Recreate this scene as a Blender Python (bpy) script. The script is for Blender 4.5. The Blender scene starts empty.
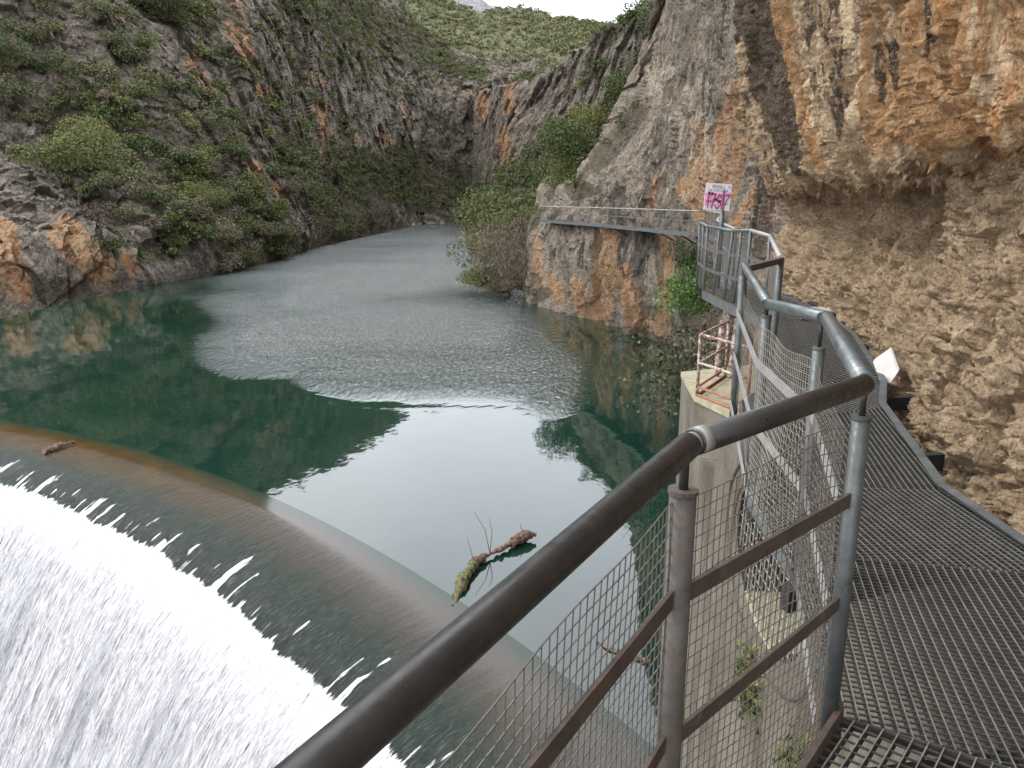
import bpy, bmesh, math, random
import numpy as np
from mathutils import Vector, Matrix

# ------------------------------------------------------------------ camera, sky, sun
SC = bpy.context.scene
COL = SC.collection
EYE = np.array([0.0, 0.0, 1.65]); PITCH = math.radians(13.5); F = 769.0
cam_d = bpy.data.cameras.new("camera"); cam = bpy.data.objects.new("camera", cam_d); COL.objects.link(cam)
cam.location = EYE; cam.rotation_euler = (math.pi/2 - PITCH, 0, 0)
cam_d.sensor_width = 36.0; cam_d.lens = F/1024*36; cam_d.clip_start = 0.05; cam_d.clip_end = 6000
SC.camera = cam

SUN_EL, SUN_ROT = math.radians(52), math.radians(-75)
world = bpy.data.worlds.new("World"); SC.world = world; world.use_nodes = True
wn, wl = world.node_tree.nodes, world.node_tree.links
wn.clear()
wo = wn.new('ShaderNodeOutputWorld'); bg = wn.new('ShaderNodeBackground'); sky = wn.new('ShaderNodeTexSky')
sky.sky_type = 'NISHITA'; sky.sun_disc = False; sky.sun_elevation = SUN_EL; sky.sun_rotation = SUN_ROT
sky.air_density = 1.0; sky.dust_density = 3.0
# overcast: the clear-sky dome mostly replaced by a soft cloud layer
tc = wn.new('ShaderNodeTexCoord'); cn = wn.new('ShaderNodeTexNoise'); cn.inputs['Scale'].default_value = 2.2; cn.inputs['Detail'].default_value = 5
cr = wn.new('ShaderNodeValToRGB'); cr.color_ramp.elements[0].position = .3; cr.color_ramp.elements[1].position = .75
cr.color_ramp.elements[0].color = (12.2, 12.8, 14.3, 1); cr.color_ramp.elements[1].color = (17.6, 17.8, 18.6, 1)
mx = wn.new('ShaderNodeMix'); mx.data_type = 'RGBA'; mx.inputs[0].default_value = .86
wl.new(tc.outputs['Generated'], cn.inputs['Vector']); wl.new(cn.outputs['Fac'], cr.inputs['Fac'])
wl.new(sky.outputs[0], mx.inputs[6]); wl.new(cr.outputs[0], mx.inputs[7]); wl.new(mx.outputs[2], bg.inputs['Color'])
bg.inputs['Strength'].default_value = 0.15
wl.new(bg.outputs[0], wo.inputs['Surface'])
sd = bpy.data.lights.new("sun", 'SUN'); sun = bpy.data.objects.new("sun", sd); COL.objects.link(sun)
sd.energy = 1.5; sd.angle = math.radians(11); sd.color = (1.0, .96, .9)
# direction towards the sun (matches sky): azimuth -75deg from +Y, i.e. from the left, a bit ahead
sdir = Vector((math.sin(SUN_ROT)*math.cos(SUN_EL), math.cos(SUN_ROT)*math.cos(SUN_EL), math.sin(SUN_EL)))
sun.rotation_euler = sdir.to_track_quat('Z', 'Y').to_euler()
SC.view_settings.view_transform = 'Standard'; SC.view_settings.look = 'None'
SC.view_settings.exposure = 0.45; SC.view_settings.gamma = 1; SC.view_settings.use_curve_mapping = False
SC.cycles.max_bounces = 5; SC.cycles.transparent_max_bounces = 8

WZ = -6.85          # lake level; the near walkway deck is z = 0
rng = np.random.default_rng(7); random.seed(7)
CP, SP = math.cos(PITCH), math.sin(PITCH)

def ray(px, py):
    r = (px-512)/F; u = (384-py)/F
    return r, CP+u*SP, u*CP-SP
def at(px, py, fwd):
    r, f, z = ray(px, py); t = fwd/f
    return Vector((r*t, fwd, EYE[2]+z*t))
def onz(px, py, z=0.0):
    r, f, w = ray(px, py); t = (z-EYE[2])/w
    return Vector((r*t, f*t, z))
def proj(P):
    x, y, z = P[..., 0], P[..., 1], P[..., 2]-EYE[2]
    d = np.maximum(y*CP - z*SP, 1e-3); u = z*CP + y*SP
    return 512+F*x/d, 384-F*u/d

# ------------------------------------------------------------------ numpy noise
def _h(i, j, k, s):
    n = (i.astype(np.int64)*374761393 + j.astype(np.int64)*668265263 + k.astype(np.int64)*1442695041 + s*974711) & 0xffffffff
    n = ((n ^ (n >> 13))*1274126177) & 0xffffffff
    n = ((n ^ (n >> 16))*2246822519) & 0xffffffff
    return ((n ^ (n >> 15)) & 0xffffff)/float(0xffffff)
def vnoise(P, s=0):
    I = np.floor(P); f = P-I; w = f*f*f*(f*(f*6-15)+10); I = I.astype(np.int64)
    out = 0
    for a in (0, 1):
        for b in (0, 1):
            for c in (0, 1):
                ww = (w[..., 0] if a else 1-w[..., 0])*(w[..., 1] if b else 1-w[..., 1])*(w[..., 2] if c else 1-w[..., 2])
                out = out + ww*_h(I[..., 0]+a, I[..., 1]+b, I[..., 2]+c, s)
    return out*2-1
_ROT = np.array(Matrix.Rotation(.61, 3, Vector((.5, .7, .3)).normalized())); _ROT2 = np.array(Matrix.Rotation(1.13, 3, Vector((.7, -.4, .6)).normalized()))
def fbm(P, oct=4, s=0, gain=.5, ridged=False):
    a, t, out = 1.0, 0.0, 0.0
    P = P@_ROT
    for o in range(oct):
        n = vnoise(P*(2.03**o)+o*17.3, s+o); P = P@_ROT2
        if ridged: n = 1-2*np.abs(n)
        out = out+a*n; t += a; a *= gain
    return out/t
def worley(P, s=0):
    I = np.floor(P).astype(np.int64)
    d1 = np.full(P.shape[:-1], 9.0); d2 = d1.copy(); cid = np.zeros(P.shape[:-1])
    for a in (-1, 0, 1):
        for b in (-1, 0, 1):
            for c in (-1, 0, 1):
                J = [I[..., 0]+a, I[..., 1]+b, I[..., 2]+c]
                d = np.sqrt(sum((J[m]+_h(*J, s+31*m)-P[..., m])**2 for m in range(3)))
                new = d < d1
                d2 = np.where(new, d1, np.minimum(d2, d)); cid = np.where(new, _h(*J, s+99), cid); d1 = np.where(new, d, d1)
    return d1, d2, cid
def facet(P, s=0, step=.35):
    """broken planes: every cell is a randomly tilted flat chip"""
    I = np.floor(P).astype(np.int64)
    best = np.full(P.shape[:-1], 9.0); h = np.zeros(P.shape[:-1])
    for a in (-1, 0, 1):
        for b in (-1, 0, 1):
            for c in (-1, 0, 1):
                J = [I[..., 0]+a, I[..., 1]+b, I[..., 2]+c]
                o = [P[..., m]-J[m]-_h(*J, s+31*m) for m in range(3)]
                d = o[0]**2+o[1]**2+o[2]**2; new = d < best
                hh = sum(o[m]*(_h(*J, s+7+13*m)-.5)*2 for m in range(3))*.75+(_h(*J, s+99)-.5)*step
                h = np.where(new, hh, h); best = np.where(new, d, best)
    return h
def sstep(a, b, x):
    t = np.clip((x-a)/(b-a), 0, 1); return t*t*(3-2*t)

# ------------------------------------------------------------------ object helpers
def tag(o, label=None, cat=None, group=None, kind=None):
    if label: o['label'] = label
    if cat: o['category'] = cat
    if group: o['group'] = group
    if kind: o['kind'] = kind
    return o
def empty(name, loc=(0, 0, 0), label=None, cat=None, group=None):
    o = bpy.data.objects.new(name, None); COL.objects.link(o); o.location = loc; o.empty_display_size = .2
    return tag(o, label, cat, group)
def np_mesh(name, V, Fq, mat, smooth=True, attrs=None, uv=None):
    """V (n,3), Fq (m,k) all faces the same size"""
    V = np.asarray(V, dtype=np.float32); Fq = np.asarray(Fq, dtype=np.int32)
    me = bpy.data.meshes.new(name); k = Fq.shape[1]
    me.vertices.add(len(V)); me.vertices.foreach_set('co', V.ravel())
    me.loops.add(Fq.size); me.loops.foreach_set('vertex_index', Fq.ravel())
    me.polygons.add(len(Fq)); me.polygons.foreach_set('loop_start', np.arange(0, Fq.size, k, dtype=np.int32))
    me.polygons.foreach_set('loop_total', np.full(len(Fq), k, dtype=np.int32))
    me.polygons.foreach_set('use_smooth', np.full(len(Fq), bool(smooth)))
    for an, av in (attrs or {}).items():
        a = me.attributes.new(an, 'FLOAT', 'POINT'); a.data.foreach_set('value', np.asarray(av, dtype=np.float32).ravel())
    if uv is not None:
        l = me.uv_layers.new(name='flow'); l.data.foreach_set('uv', np.asarray(uv, dtype=np.float32)[Fq.ravel()].ravel())
    me.materials.append(mat); me.update(calc_edges=True)
    return me
def link(name, me, parent=None, **kw):
    o = bpy.data.objects.new(name, me); COL.objects.link(o)
    if parent: o.parent = parent
    return tag(o, **kw)
class MB:
    """collects shapes given in world space, builds ONE mesh object"""
    def __init__(s): s.v = []; s.f = []
    def add(s, vs, fs):
        s.mi = getattr(s, 'mi', []); s.mi += [getattr(s, 'cur', 0)]*len(fs)
        b = len(s.v); s.v += [tuple(v) for v in vs]; s.f += [tuple(b+i for i in f) for f in fs]
    def box(s, c, size, M=None):
        x, y, z = [a/2 for a in size]; M = M or Matrix.Identity(3); c = Vector(c)
        vs = [c+M@Vector((a*x, b*y, d*z)) for a in (-1, 1) for b in (-1, 1) for d in (-1, 1)]
        s.add(vs, [(0, 1, 3, 2), (4, 6, 7, 5), (0, 4, 5, 1), (2, 3, 7, 6), (0, 2, 6, 4), (1, 5, 7, 3)])
    def bar(s, a, b, w, h, up=Vector((0, 0, 1))):
        a, b = Vector(a), Vector(b); d = (b-a); L = d.length
        if L < 1e-6: return
        d.normalize(); x = d.cross(up)
        if x.length < 1e-4: x = d.cross(Vector((1, 0, 0)))
        x.normalize(); z = x.cross(d)
        M = Matrix((x, d, z)).transposed(); s.box((a+b)/2, (w, L, h), M)
    def tube(s, pts, r, n=10, cap=True):
        pts = [Vector(p) for p in pts]; m = len(pts)
        rs = r if isinstance(r, (list, tuple)) else [r]*m
        base = len(s.v); nrm = None
        for i, p in enumerate(pts):
            t = (pts[min(i+1, m-1)]-pts[max(i-1, 0)]).normalized()
            if nrm is None: nrm = t.orthogonal().normalized()
            else:
                nrm = (nrm-t*nrm.dot(t))
                nrm = nrm.normalized() if nrm.length > 1e-5 else t.orthogonal().normalized()
            bn = t.cross(nrm)
            for k in range(n):
                an = 2*math.pi*k/n; s.v.append(tuple(p+(nrm*math.cos(an)+bn*math.sin(an))*rs[i]))
        for i in range(m-1):
            for k in range(n):
                a = base+i*n+k; b = base+i*n+(k+1) % n; s.f.append((a, b, b+n, a+n))
        if cap:
            s.f.append(tuple(base+k for k in reversed(range(n)))); s.f.append(tuple(base+(m-1)*n+k for k in range(n)))
    def build(s, name, mat, parent=None, smooth=False, **kw):
        o0 = Vector((0, 0, 0))
        if parent is not None: o0 = parent_loc(parent)
        me = bpy.data.meshes.new(name); me.from_pydata([tuple(Vector(v)-o0) for v in s.v], [], s.f)
        me.materials.append(mat); me.update()
        if smooth:
            me.polygons.foreach_set('use_smooth', [len(p.vertices) <= 4 for p in me.polygons])
        o = bpy.data.objects.new(name, me); COL.objects.link(o)
        if parent is not None: o.parent = parent
        return tag(o, **kw)
def parent_loc(p):
    l = Vector(p.location)
    while p.parent: p = p.parent; l += Vector(p.location)
    return l

# ------------------------------------------------------------------ materials
def mat_new(name):
    m = bpy.data.materials.new(name); m.use_nodes = True; nt = m.node_tree
    return m, nt.nodes, nt.links, nt.nodes['Principled BSDF']
def N(nodes, typ, **kw):
    n = nodes.new(typ)
    for k, v in kw.items():
        if k in n.inputs: n.inputs[k].default_value = v
        else: setattr(n, k, v)
    return n
def mixc(n, l, fac, a, b, blend='MIX'):
    m = n.new('ShaderNodeMix'); m.data_type = 'RGBA'; m.blend_type = blend
    for s, v in ((0, fac), (6, a), (7, b)):
        if hasattr(v, 'links') or hasattr(v, 'is_linked'): l.new(v, m.inputs[s])
        elif s == 0: m.inputs[0].default_value = v
        else: m.inputs[s].default_value = (*v, 1)
    return m.outputs[2]
def ramp(n, l, src, a, b, lo=0.0, hi=1.0):
    m = n.new('ShaderNodeMapRange'); m.inputs[1].default_value = a; m.inputs[2].default_value = b
    m.inputs[3].default_value = lo; m.inputs[4].default_value = hi; l.new(src, m.inputs[0]); return m.outputs[0]
def math_(n, l, op, a, b):
    m = n.new('ShaderNodeMath'); m.operation = op
    for i, v in enumerate((a, b)):
        if hasattr(v, 'is_linked'): l.new(v, m.inputs[i])
        else: m.inputs[i].default_value = v
    return m.outputs[0]
def coords(n, l, scale=(1, 1, 1), src='pos'):
    if src == 'pos': g = n.new('ShaderNodeNewGeometry').outputs['Position']
    else: g = n.new('ShaderNodeTexCoord').outputs[src]
    m = n.new('ShaderNodeMapping'); m.inputs['Scale'].default_value = scale; l.new(g, m.inputs['Vector']); return m.outputs[0]
def noise(n, l, vec, scale, detail=4, rough=.6, dist=0.0):
    t = n.new('ShaderNodeTexNoise'); t.inputs['Scale'].default_value = scale; t.inputs['Detail'].default_value = detail
    t.inputs['Roughness'].default_value = rough; t.inputs['Distortion'].default_value = dist; l.new(vec, t.inputs['Vector']); return t.outputs['Fac']
def attr(n, name):
    a = n.new('ShaderNodeAttribute'); a.attribute_name = name; return a.outputs['Fac']
def bump(n, l, h, bs, strength=.5, dist=.1, prev=None):
    b = n.new('ShaderNodeBump'); b.inputs['Strength'].default_value = strength; b.inputs['Distance'].default_value = dist
    l.new(h, b.inputs['Height'])
    if prev is not None: l.new(prev, b.inputs['Normal'])
    if bs is not None: l.new(b.outputs[0], bs.inputs['Normal'])
    return b.outputs[0]

def rock_material(name, s, light, mid, dark, ochre, ochre2, veg=(.05, .06, .025), bdist=.3, soil=(.16, .115, .08), dk=1.0):
    """s: texture scale (1 = features of about a metre)"""
    m, n, l, bs = mat_new(name)
    P = coords(n, l); PS = coords(n, l, (1, 1, .16))
    big = noise(n, l, P, .35*s, 5, .6); med = noise(n, l, P, 1.6*s, 8, .68, .4); fine = noise(n, l, P, 9*s, 6, .7)
    stk = noise(n, l, PS, 1.5*s, 7, .65, .3); stk2 = noise(n, l, PS, 4.5*s, 5, .65)
    c = mixc(n, l, ramp(n, l, med, .42, .58), mid, light)
    c = mixc(n, l, ramp(n, l, stk, .56, .68, 0, .75*dk), c, dark)
    c = mixc(n, l, ramp(n, l, big, .52, .7, 0, .45*dk), c, dark)
    oc = mixc(n, l, ramp(n, l, stk2, .35, .65), ochre, ochre2)
    oa = math_(n, l, 'ADD', attr(n, 'och'), math_(n, l, 'MULTIPLY', math_(n, l, 'SUBTRACT', stk, .5), 2.4))
    c = mixc(n, l, ramp(n, l, oa, .38, .58), c, oc)
    da = math_(n, l, 'ADD', attr(n, 'drk'), math_(n, l, 'MULTIPLY', math_(n, l, 'SUBTRACT', stk2, .5), 2.2))
    c = mixc(n, l, ramp(n, l, da, .4, .65, 0, .9), c, dark)
    pa = math_(n, l, 'ADD', attr(n, 'pal'), math_(n, l, 'MULTIPLY', math_(n, l, 'SUBTRACT', stk2, .5), 2.2))
    c = mixc(n, l, ramp(n, l, pa, .4, .65, 0, .8), c, tuple(min(1, a*1.45) for a in light))
    va = math_(n, l, 'ADD', attr(n, 'veg'), math_(n, l, 'MULTIPLY', math_(n, l, 'SUBTRACT', med, .5), 1.2))
    vc = mixc(n, l, ramp(n, l, fine, .4, .62), veg, soil)
    c = mixc(n, l, ramp(n, l, va, .42, .7, 0, .85), c, vc)
    # broken speckle of lichen, chips
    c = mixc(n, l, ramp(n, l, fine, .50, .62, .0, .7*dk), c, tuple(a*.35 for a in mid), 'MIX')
    xf = noise(n, l, P, 26*s, 5, .75)
    c = mixc(n, l, ramp(n, l, xf, .36, .5, .5, .0), c, tuple(min(1, a*1.25) for a in light), 'MIX')
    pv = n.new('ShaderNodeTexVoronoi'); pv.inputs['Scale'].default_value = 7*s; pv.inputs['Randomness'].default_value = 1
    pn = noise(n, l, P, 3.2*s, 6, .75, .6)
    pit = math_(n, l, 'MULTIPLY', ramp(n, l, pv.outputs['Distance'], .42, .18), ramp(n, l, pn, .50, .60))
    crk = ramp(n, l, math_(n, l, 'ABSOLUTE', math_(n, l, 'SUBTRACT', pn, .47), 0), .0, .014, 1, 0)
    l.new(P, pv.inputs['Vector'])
    c = mixc(n, l, math_(n, l, 'MULTIPLY', pit, .8), c, tuple(a*.5 for a in dark))  # shade inside the pits is put into the base colour
    c = mixc(n, l, math_(n, l, 'MULTIPLY', crk, .65), c, tuple(a*.6 for a in dark))  # crevice shade along the cracks, also put into the base colour
    l.new(c, bs.inputs['Base Color']); bs.inputs['Roughness'].default_value = .93; bs.inputs['Specular IOR Level'].default_value = .25
    vo = n.new('ShaderNodeTexVoronoi'); vo.feature = 'DISTANCE_TO_EDGE'; vo.inputs['Scale'].default_value = 2.2*s
    dd = n.new('ShaderNodeVectorMath'); dd.operation = 'ADD'; nc = n.new('ShaderNodeTexNoise'); nc.inputs['Scale'].default_value = 2.5*s
    l.new(P, nc.inputs['Vector']); l.new(P, dd.inputs[0]); l.new(nc.outputs['Color'], dd.inputs[1]); l.new(dd.outputs[0], vo.inputs['Vector'])
    b1 = bump(n, l, med, None, 1.0, bdist*2.2); b2 = bump(n, l, ramp(n, l, vo.outputs['Distance'], 0, .12), None, .6, bdist*.6, b1)
    b3 = bump(n, l, math_(n, l, 'ADD', pit, crk), None, -1.0, bdist*.35, b2)
    bump(n, l, fine, bs, 1.0, bdist*.7, b3)
    return m

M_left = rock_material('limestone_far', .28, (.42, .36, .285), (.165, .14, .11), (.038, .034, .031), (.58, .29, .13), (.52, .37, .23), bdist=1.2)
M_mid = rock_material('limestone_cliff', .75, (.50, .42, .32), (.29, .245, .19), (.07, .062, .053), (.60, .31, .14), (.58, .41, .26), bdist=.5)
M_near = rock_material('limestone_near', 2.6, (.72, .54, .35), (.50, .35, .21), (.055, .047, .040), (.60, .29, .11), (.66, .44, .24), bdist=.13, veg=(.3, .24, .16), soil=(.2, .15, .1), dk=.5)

def leaf_material(name, cols):
    m, n, l, bs = mat_new(name)
    r = n.new('ShaderNodeValToRGB'); r.color_ramp.interpolation = 'LINEAR'
    e = r.color_ramp.elements; e[0].position = 0; e[0].color = (*cols[0], 1); e[1].position = 1; e[1].color = (*cols[-1], 1)
    for i, c in enumerate(cols[1:-1]): x = e.new((i+1)/(len(cols)-1)); x.color = (*c, 1)
    oi = n.new('ShaderNodeObjectInfo')
    t = math_(n, l, 'ADD', attr(n, 'tint'), math_(n, l, 'MULTIPLY', math_(n, l, 'SUBTRACT', oi.outputs['Random'], .5), .35))
    l.new(t, r.inputs['Fac']); l.new(r.outputs[0], bs.inputs['Base Color'])
    bs.inputs['Roughness'].default_value = .7; bs.inputs['Specular IOR Level'].default_value = .25
    return m
M_leaf = leaf_material('evergreen_leaves', [(.022, .032, .013), (.050, .066, .022), (.080, .098, .030), (.115, .125, .038), (.16, .155, .055)])
M_olive = leaf_material('olive_scrub_leaves', [(.055, .062, .028), (.10, .105, .048), (.145, .14, .068), (.19, .16, .095)])
M_maquis = leaf_material('hill_maquis', [(.06, .072, .03), (.11, .12, .05), (.16, .16, .07), (.22, .20, .10)])
M_dry = leaf_material('bare_twigs', [(.055, .044, .03), (.10, .08, .055), (.15, .12, .085), (.20, .155, .115)])
M_ivy = leaf_material('bright_leaves', [(.02, .045, .012), (.04, .09, .018), (.07, .14, .03), (.11, .18, .045)])

# ------------------------------------------------------------------ terrain patches
def cr1(xs, ys, x):
    """shape-preserving smooth interpolation (monotone-ish cubic) of ys(xs) at x"""
    xs = np.asarray(xs, float); ys = np.asarray(ys, float)
    if xs[0] > xs[-1]: xs = xs[::-1]; ys = ys[::-1]
    d = np.diff(ys, axis=0)/np.diff(xs).reshape(-1, *([1]*(ys.ndim-1)))
    m = np.zeros_like(ys); m[0] = d[0]; m[-1] = d[-1]
    s = d[:-1]*d[1:]; m[1:-1] = np.where(s > 0, 2*s/np.where(np.abs(d[:-1]+d[1:]) < 1e-9, 1, d[:-1]+d[1:]), 0)
    x = np.clip(x, xs[0], xs[-1]); i = np.clip(np.searchsorted(xs, x)-1, 0, len(xs)-2)
    h = xs[i+1]-xs[i]; t = (x-xs[i])/h
    if ys.ndim > 1:
        sh = (-1,)+(1,)*(ys.ndim-1); t = t.reshape(sh); h = h.reshape(sh)
    return (2*t**3-3*t**2+1)*ys[i]+(t**3-2*t**2+t)*h*m[i]+(-2*t**3+3*t**2)*ys[i+1]+(t**3-t**2)*h*m[i+1]

def depth_patch(cols, nu, nv, fold=(0, 0), under=0.0):
    """cols: {px: [(py, fwd), ...] bottom to top}; returns (nv,nu,3) world grid"""
    pxs = sorted(cols); v = np.linspace(0, 1, nv)
    py = np.array([np.array(cols[p])[0, 0]+v*(np.array(cols[p])[-1, 0]-np.array(cols[p])[0, 0]) for p in pxs])
    fw = np.array([cr1(np.array(cols[p])[:, 0], np.log(np.array(cols[p])[:, 1]), py[i]) for i, p in enumerate(pxs)])
    px = np.linspace(pxs[0], pxs[-1], nu) if np.ndim(nu) == 0 else np.asarray(nu, float)
    PY = cr1(pxs, py, px).T; FW = np.exp(cr1(pxs, fw, px).T); PX = np.broadcast_to(px, PY.shape)
    r = (PX-512)/F; u = (384-PY)/F; f = CP+u*SP; w = u*CP-SP; t = FW/f
    G = np.stack([r*t, FW, EYE[2]+w*t], -1)
    if fold[0]:
        k = int(fold[0]); back = [G[-1]+np.array([0, fold[1]*(j+1)/k, -fold[1]*.25*((j+1)/k)**2]) * 1.0 for j in range(k)]
        G = np.concatenate([G, np.array(back)], 0)
    return G
def normals(G):
    du = np.gradient(G, axis=1); dv = np.gradient(G, axis=0); n = np.cross(du, dv)
    return n/np.maximum(np.linalg.norm(n, axis=-1, keepdims=True), 1e-9)
def quads(nv, nu):
    i = np.arange((nv-1)*(nu-1)); a = (i//(nu-1))*nu+i % (nu-1)
    return np.stack([a, a+1, a+1+nu, a+nu], -1)
def capsules(px, py, L, lo=.55, hi=1.35):
    w = np.zeros(px.shape)
    for (x1, y1, x2, y2, r, s) in L:
        dx, dy = x2-x1, y2-y1; q = dx*dx+dy*dy+1e-6
        t = np.clip(((px-x1)*dx+(py-y1)*dy)/q, 0, 1); d = np.hypot(px-x1-t*dx, py-y1-t*dy)
        w = np.maximum(w, s*(1-sstep(lo*r, hi*r, d)))
    return w

OCH = [(0, 232, 22, 290, 16, 1), (62, 232, 98, 270, 17, 1), (125, 262, 130, 270, 9, .9), (205, 78, 212, 95, 9, .9), (194, 60, 196, 66, 7, .9), (236, 5, 262, 100, 5, .6), (240, 35, 250, 60, 6, .8),
       (272, 88, 278, 104, 6, 1), (320, 108, 326, 156, 6.5, 1.3), (252, 165, 256, 178, 6, .9), (276, 185, 278, 196, 5, .9), (315, 78, 318, 84, 5, .8), (352, 128, 360, 140, 5, .8), (384, 135, 392, 145, 6, .7), (226, 20, 232, 34, 5, .7),
       (508, 88, 512, 110, 5.5, 1.1), (506, 130, 509, 168, 4.5, 1.2), (480, 95, 486, 106, 5, 1.1), (478, 110, 482, 118, 4, 1), (498, 140, 500, 150, 4, .9), (463, 92, 465, 97, 3, .8), (403, 112, 406, 122, 4, .8), (110, 5, 115, 15, 4, .6), (95, 50, 98, 58, 5, .6)]
OCHM = [(612, 232, 600, 316, 12, 1.1), (627, 275, 645, 325, 11, 1.2), (673, 240, 664, 340, 8, 1.2), (575, 285, 585, 308, 11, .9), (548, 280, 560, 300, 9, .6), (745, 95, 722, 182, 19, 1.1), (757, 190, 733, 222, 7, 1.2), (690, 192, 706, 214, 12, .8), (662, 180, 655, 216, 5, 1), (700, 130, 700, 180, 9, .7), (540, 235, 536, 285, 5, .6), (770, 200, 745, 260, 8, .6)]
DRKM = [(650, 235, 640, 270, 10, .8), (625, 225, 628, 275, 6, .6), (583, 225, 580, 262, 6, .6), (640, 200, 690, 222, 8, .5), (668, 120, 655, 180, 14, .5), (720, 0, 708, 110, 10, .5), (600, 190, 625, 225, 12, .6), (770, 110, 760, 240, 10, .8), (560, 230, 562, 262, 5, .5)]
VEGL = [(60, 115, 90, 180, 26, 1), (10, 60, 12, 75, 20, .9), (95, 95, 130, 135, 20, 1), (70, 85, 110, 80, 14, .8), (120, 150, 175, 235, 24, .85), (140, 130, 200, 180, 22, .9), (175, 185, 240, 255, 20, 1), (205, 175, 290, 245, 20, .9), (285, 150, 345, 225, 20, 1), (330, 150, 365, 220, 12, .8),
        (355, 170, 480, 205, 24, 1), (400, 150, 470, 180, 12, .8), (150, 0, 205, 20, 16, 1), (42, 22, 50, 50, 9, .7), (228, 50, 250, 80, 8, .7), (160, 90, 190, 130, 13, .8), (275, 85, 280, 100, 5, .7), (300, 40, 420, 100, 14, .45), (300, 0, 430, 50, 26, .65), (230, 10, 240, 30, 7, .6), (340, 120, 350, 140, 6, .7),
        (235, 225, 245, 262, 14, 1), (100, 20, 120, 60, 7, .6), (430, 60, 480, 75, 8, .8), (0, 20, 30, 30, 16, .6), (205, 120, 215, 150, 10, .6)]
VEGR = [(480, 215, 560, 175, 25, 1.1), (520, 190, 600, 130, 28, 1.1), (575, 170, 650, 80, 26, 1.1), (640, 70, 680, 20, 20, 1.1), (505, 245, 525, 250, 45, 1), (600, 40, 655, 12, 10, .8), (480, 75, 530, 72, 8, .9), (615, 120, 690, 40, 16, .8), (560, 100, 610, 60, 6, .6), (575, 190, 600, 150, 22, 1)]
VEGM = [(575, 190, 590, 186, 9, 1), (700, 270, 700, 320, 18, 1), (650, 350, 700, 400, 22, .8), (600, 160, 640, 110, 12, .7), (690, 30, 670, 110, 12, .5), (540, 210, 535, 225, 8, 1), (545, 292, 535, 300, 6, .7)]

PATCH = {}
def terrain(name, G, mat, disp, och=(), drk=(), veg=(), pal=(), vegbase=None, kind='structure', warp=(.25, 9)):
    """disp(P, n) -> displaced grid"""
    n = normals(G); G2 = disp(G, n)
    px, py = proj(G2)
    WQ = G2*warp[0]*np.array([1, 1, .4]); wx = fbm(WQ, 4, 5)*warp[1]; wy = fbm(WQ, 4, 9)*warp[1]
    A = {'och': capsules(px+wx, py+wy, och) if len(och) else np.zeros(px.shape), 'drk': capsules(px+wx, py+wy, drk) if len(drk) else np.zeros(px.shape),
         'veg': capsules(px+wx, py+wy, veg) if len(veg) else np.zeros(px.shape), 'pal': capsules(px+wx, py+wy, pal) if len(pal) else np.zeros(px.shape)}
    if vegbase is not None: A['veg'] = np.maximum(A['veg'], vegbase(G2, px, py))
    nv, nu = G2.shape[:2]
    me = np_mesh(name, G2.reshape(-1, 3), quads(nv, nu), mat, True, {k: v.ravel() for k, v in A.items()})
    o = link(name, me, kind=kind)
    PATCH.setdefault(name, []).append((G2, A['veg'], px, py, n))
    return o, G2, A

def crag(scale, amp, bias=0.0, aniso=(1, 1, .6), view=0.0):
    an = np.array(aniso)
    def f(P, n):
        Q = P*scale*an; W = fbm(Q*2.2, 3, 3)[..., None]*.35
        big = fbm(Q*.6, 4, 11); rid = fbm(Q*1.5+5, 5, 21, .55, ridged=True)
        h = big*.9+rid*.30+facet(Q*2.0+W, 4)*.62+facet(Q*5.2+W*2, 6)*.30+facet(Q*13+W*3, 8)*.13+bias
        return P+to_view(P, n, view)*(h*amp)[..., None]
    return f
def to_view(P, n, k):
    if k <= 0: return n
    v = EYE-P; v = v/np.linalg.norm(v, axis=-1, keepdims=True); sg = np.sign((n*v).sum(-1, keepdims=True)); d = n*sg*(1-k)+v*k
    return sg*d/np.linalg.norm(d, axis=-1, keepdims=True)

# left valley side with its cliff bands
colsL = {-800: [(340, 62), (300, 62), (100, 80), (-100, 105), (-350, 150)],
         -350: [(335, 66), (296, 66), (200, 76), (100, 86), (0, 98), (-150, 118), (-350, 150)],
         0: [(330, 71), (293, 71.8), (250, 73.5), (225, 75), (200, 79), (150, 86), (100, 92), (50, 99), (0, 106), (-150, 128), (-320, 155)],
         70: [(325, 74), (287, 75), (250, 76.5), (200, 83), (150, 91), (100, 98), (50, 106), (0, 114), (-150, 138), (-320, 170)],
         140: [(318, 78), (281, 79), (250, 82), (200, 90), (150, 98), (100, 107), (50, 116), (0, 126), (-90, 150), (-170, 185)],
         215: [(305, 92), (271, 93.5), (250, 97), (200, 107), (150, 118), (100, 127), (50, 135), (0, 150), (-40, 172), (-80, 205)],
         290: [(280, 120), (254, 124), (225, 130), (200, 138), (170, 148), (140, 158), (100, 166), (50, 178), (0, 200), (-30, 222), (-52, 250)],
         335: [(262, 170), (239, 171), (215, 178), (190, 190), (160, 200), (120, 208), (70, 220), (30, 238), (-15, 265), (-36, 290)],
         375: [(250, 215), (231, 219), (210, 226), (180, 240), (150, 248), (110, 255), (80, 268), (45, 295), (5, 340), (-18, 370)],
         430: [(240, 275), (224.5, 280), (205, 288), (175, 302), (160, 306), (100, 312), (80, 318), (72, 345), (55, 375), (35, 420)],
         480: [(238, 282), (223.5, 287), (205, 294), (180, 305), (165, 308), (100, 314), (84, 320), (78, 340), (68, 370), (60, 400)],
         540: [(238, 290), (223, 292), (180, 305), (100, 318), (82, 325), (76, 345), (70, 370), (60, 400)]}
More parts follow.
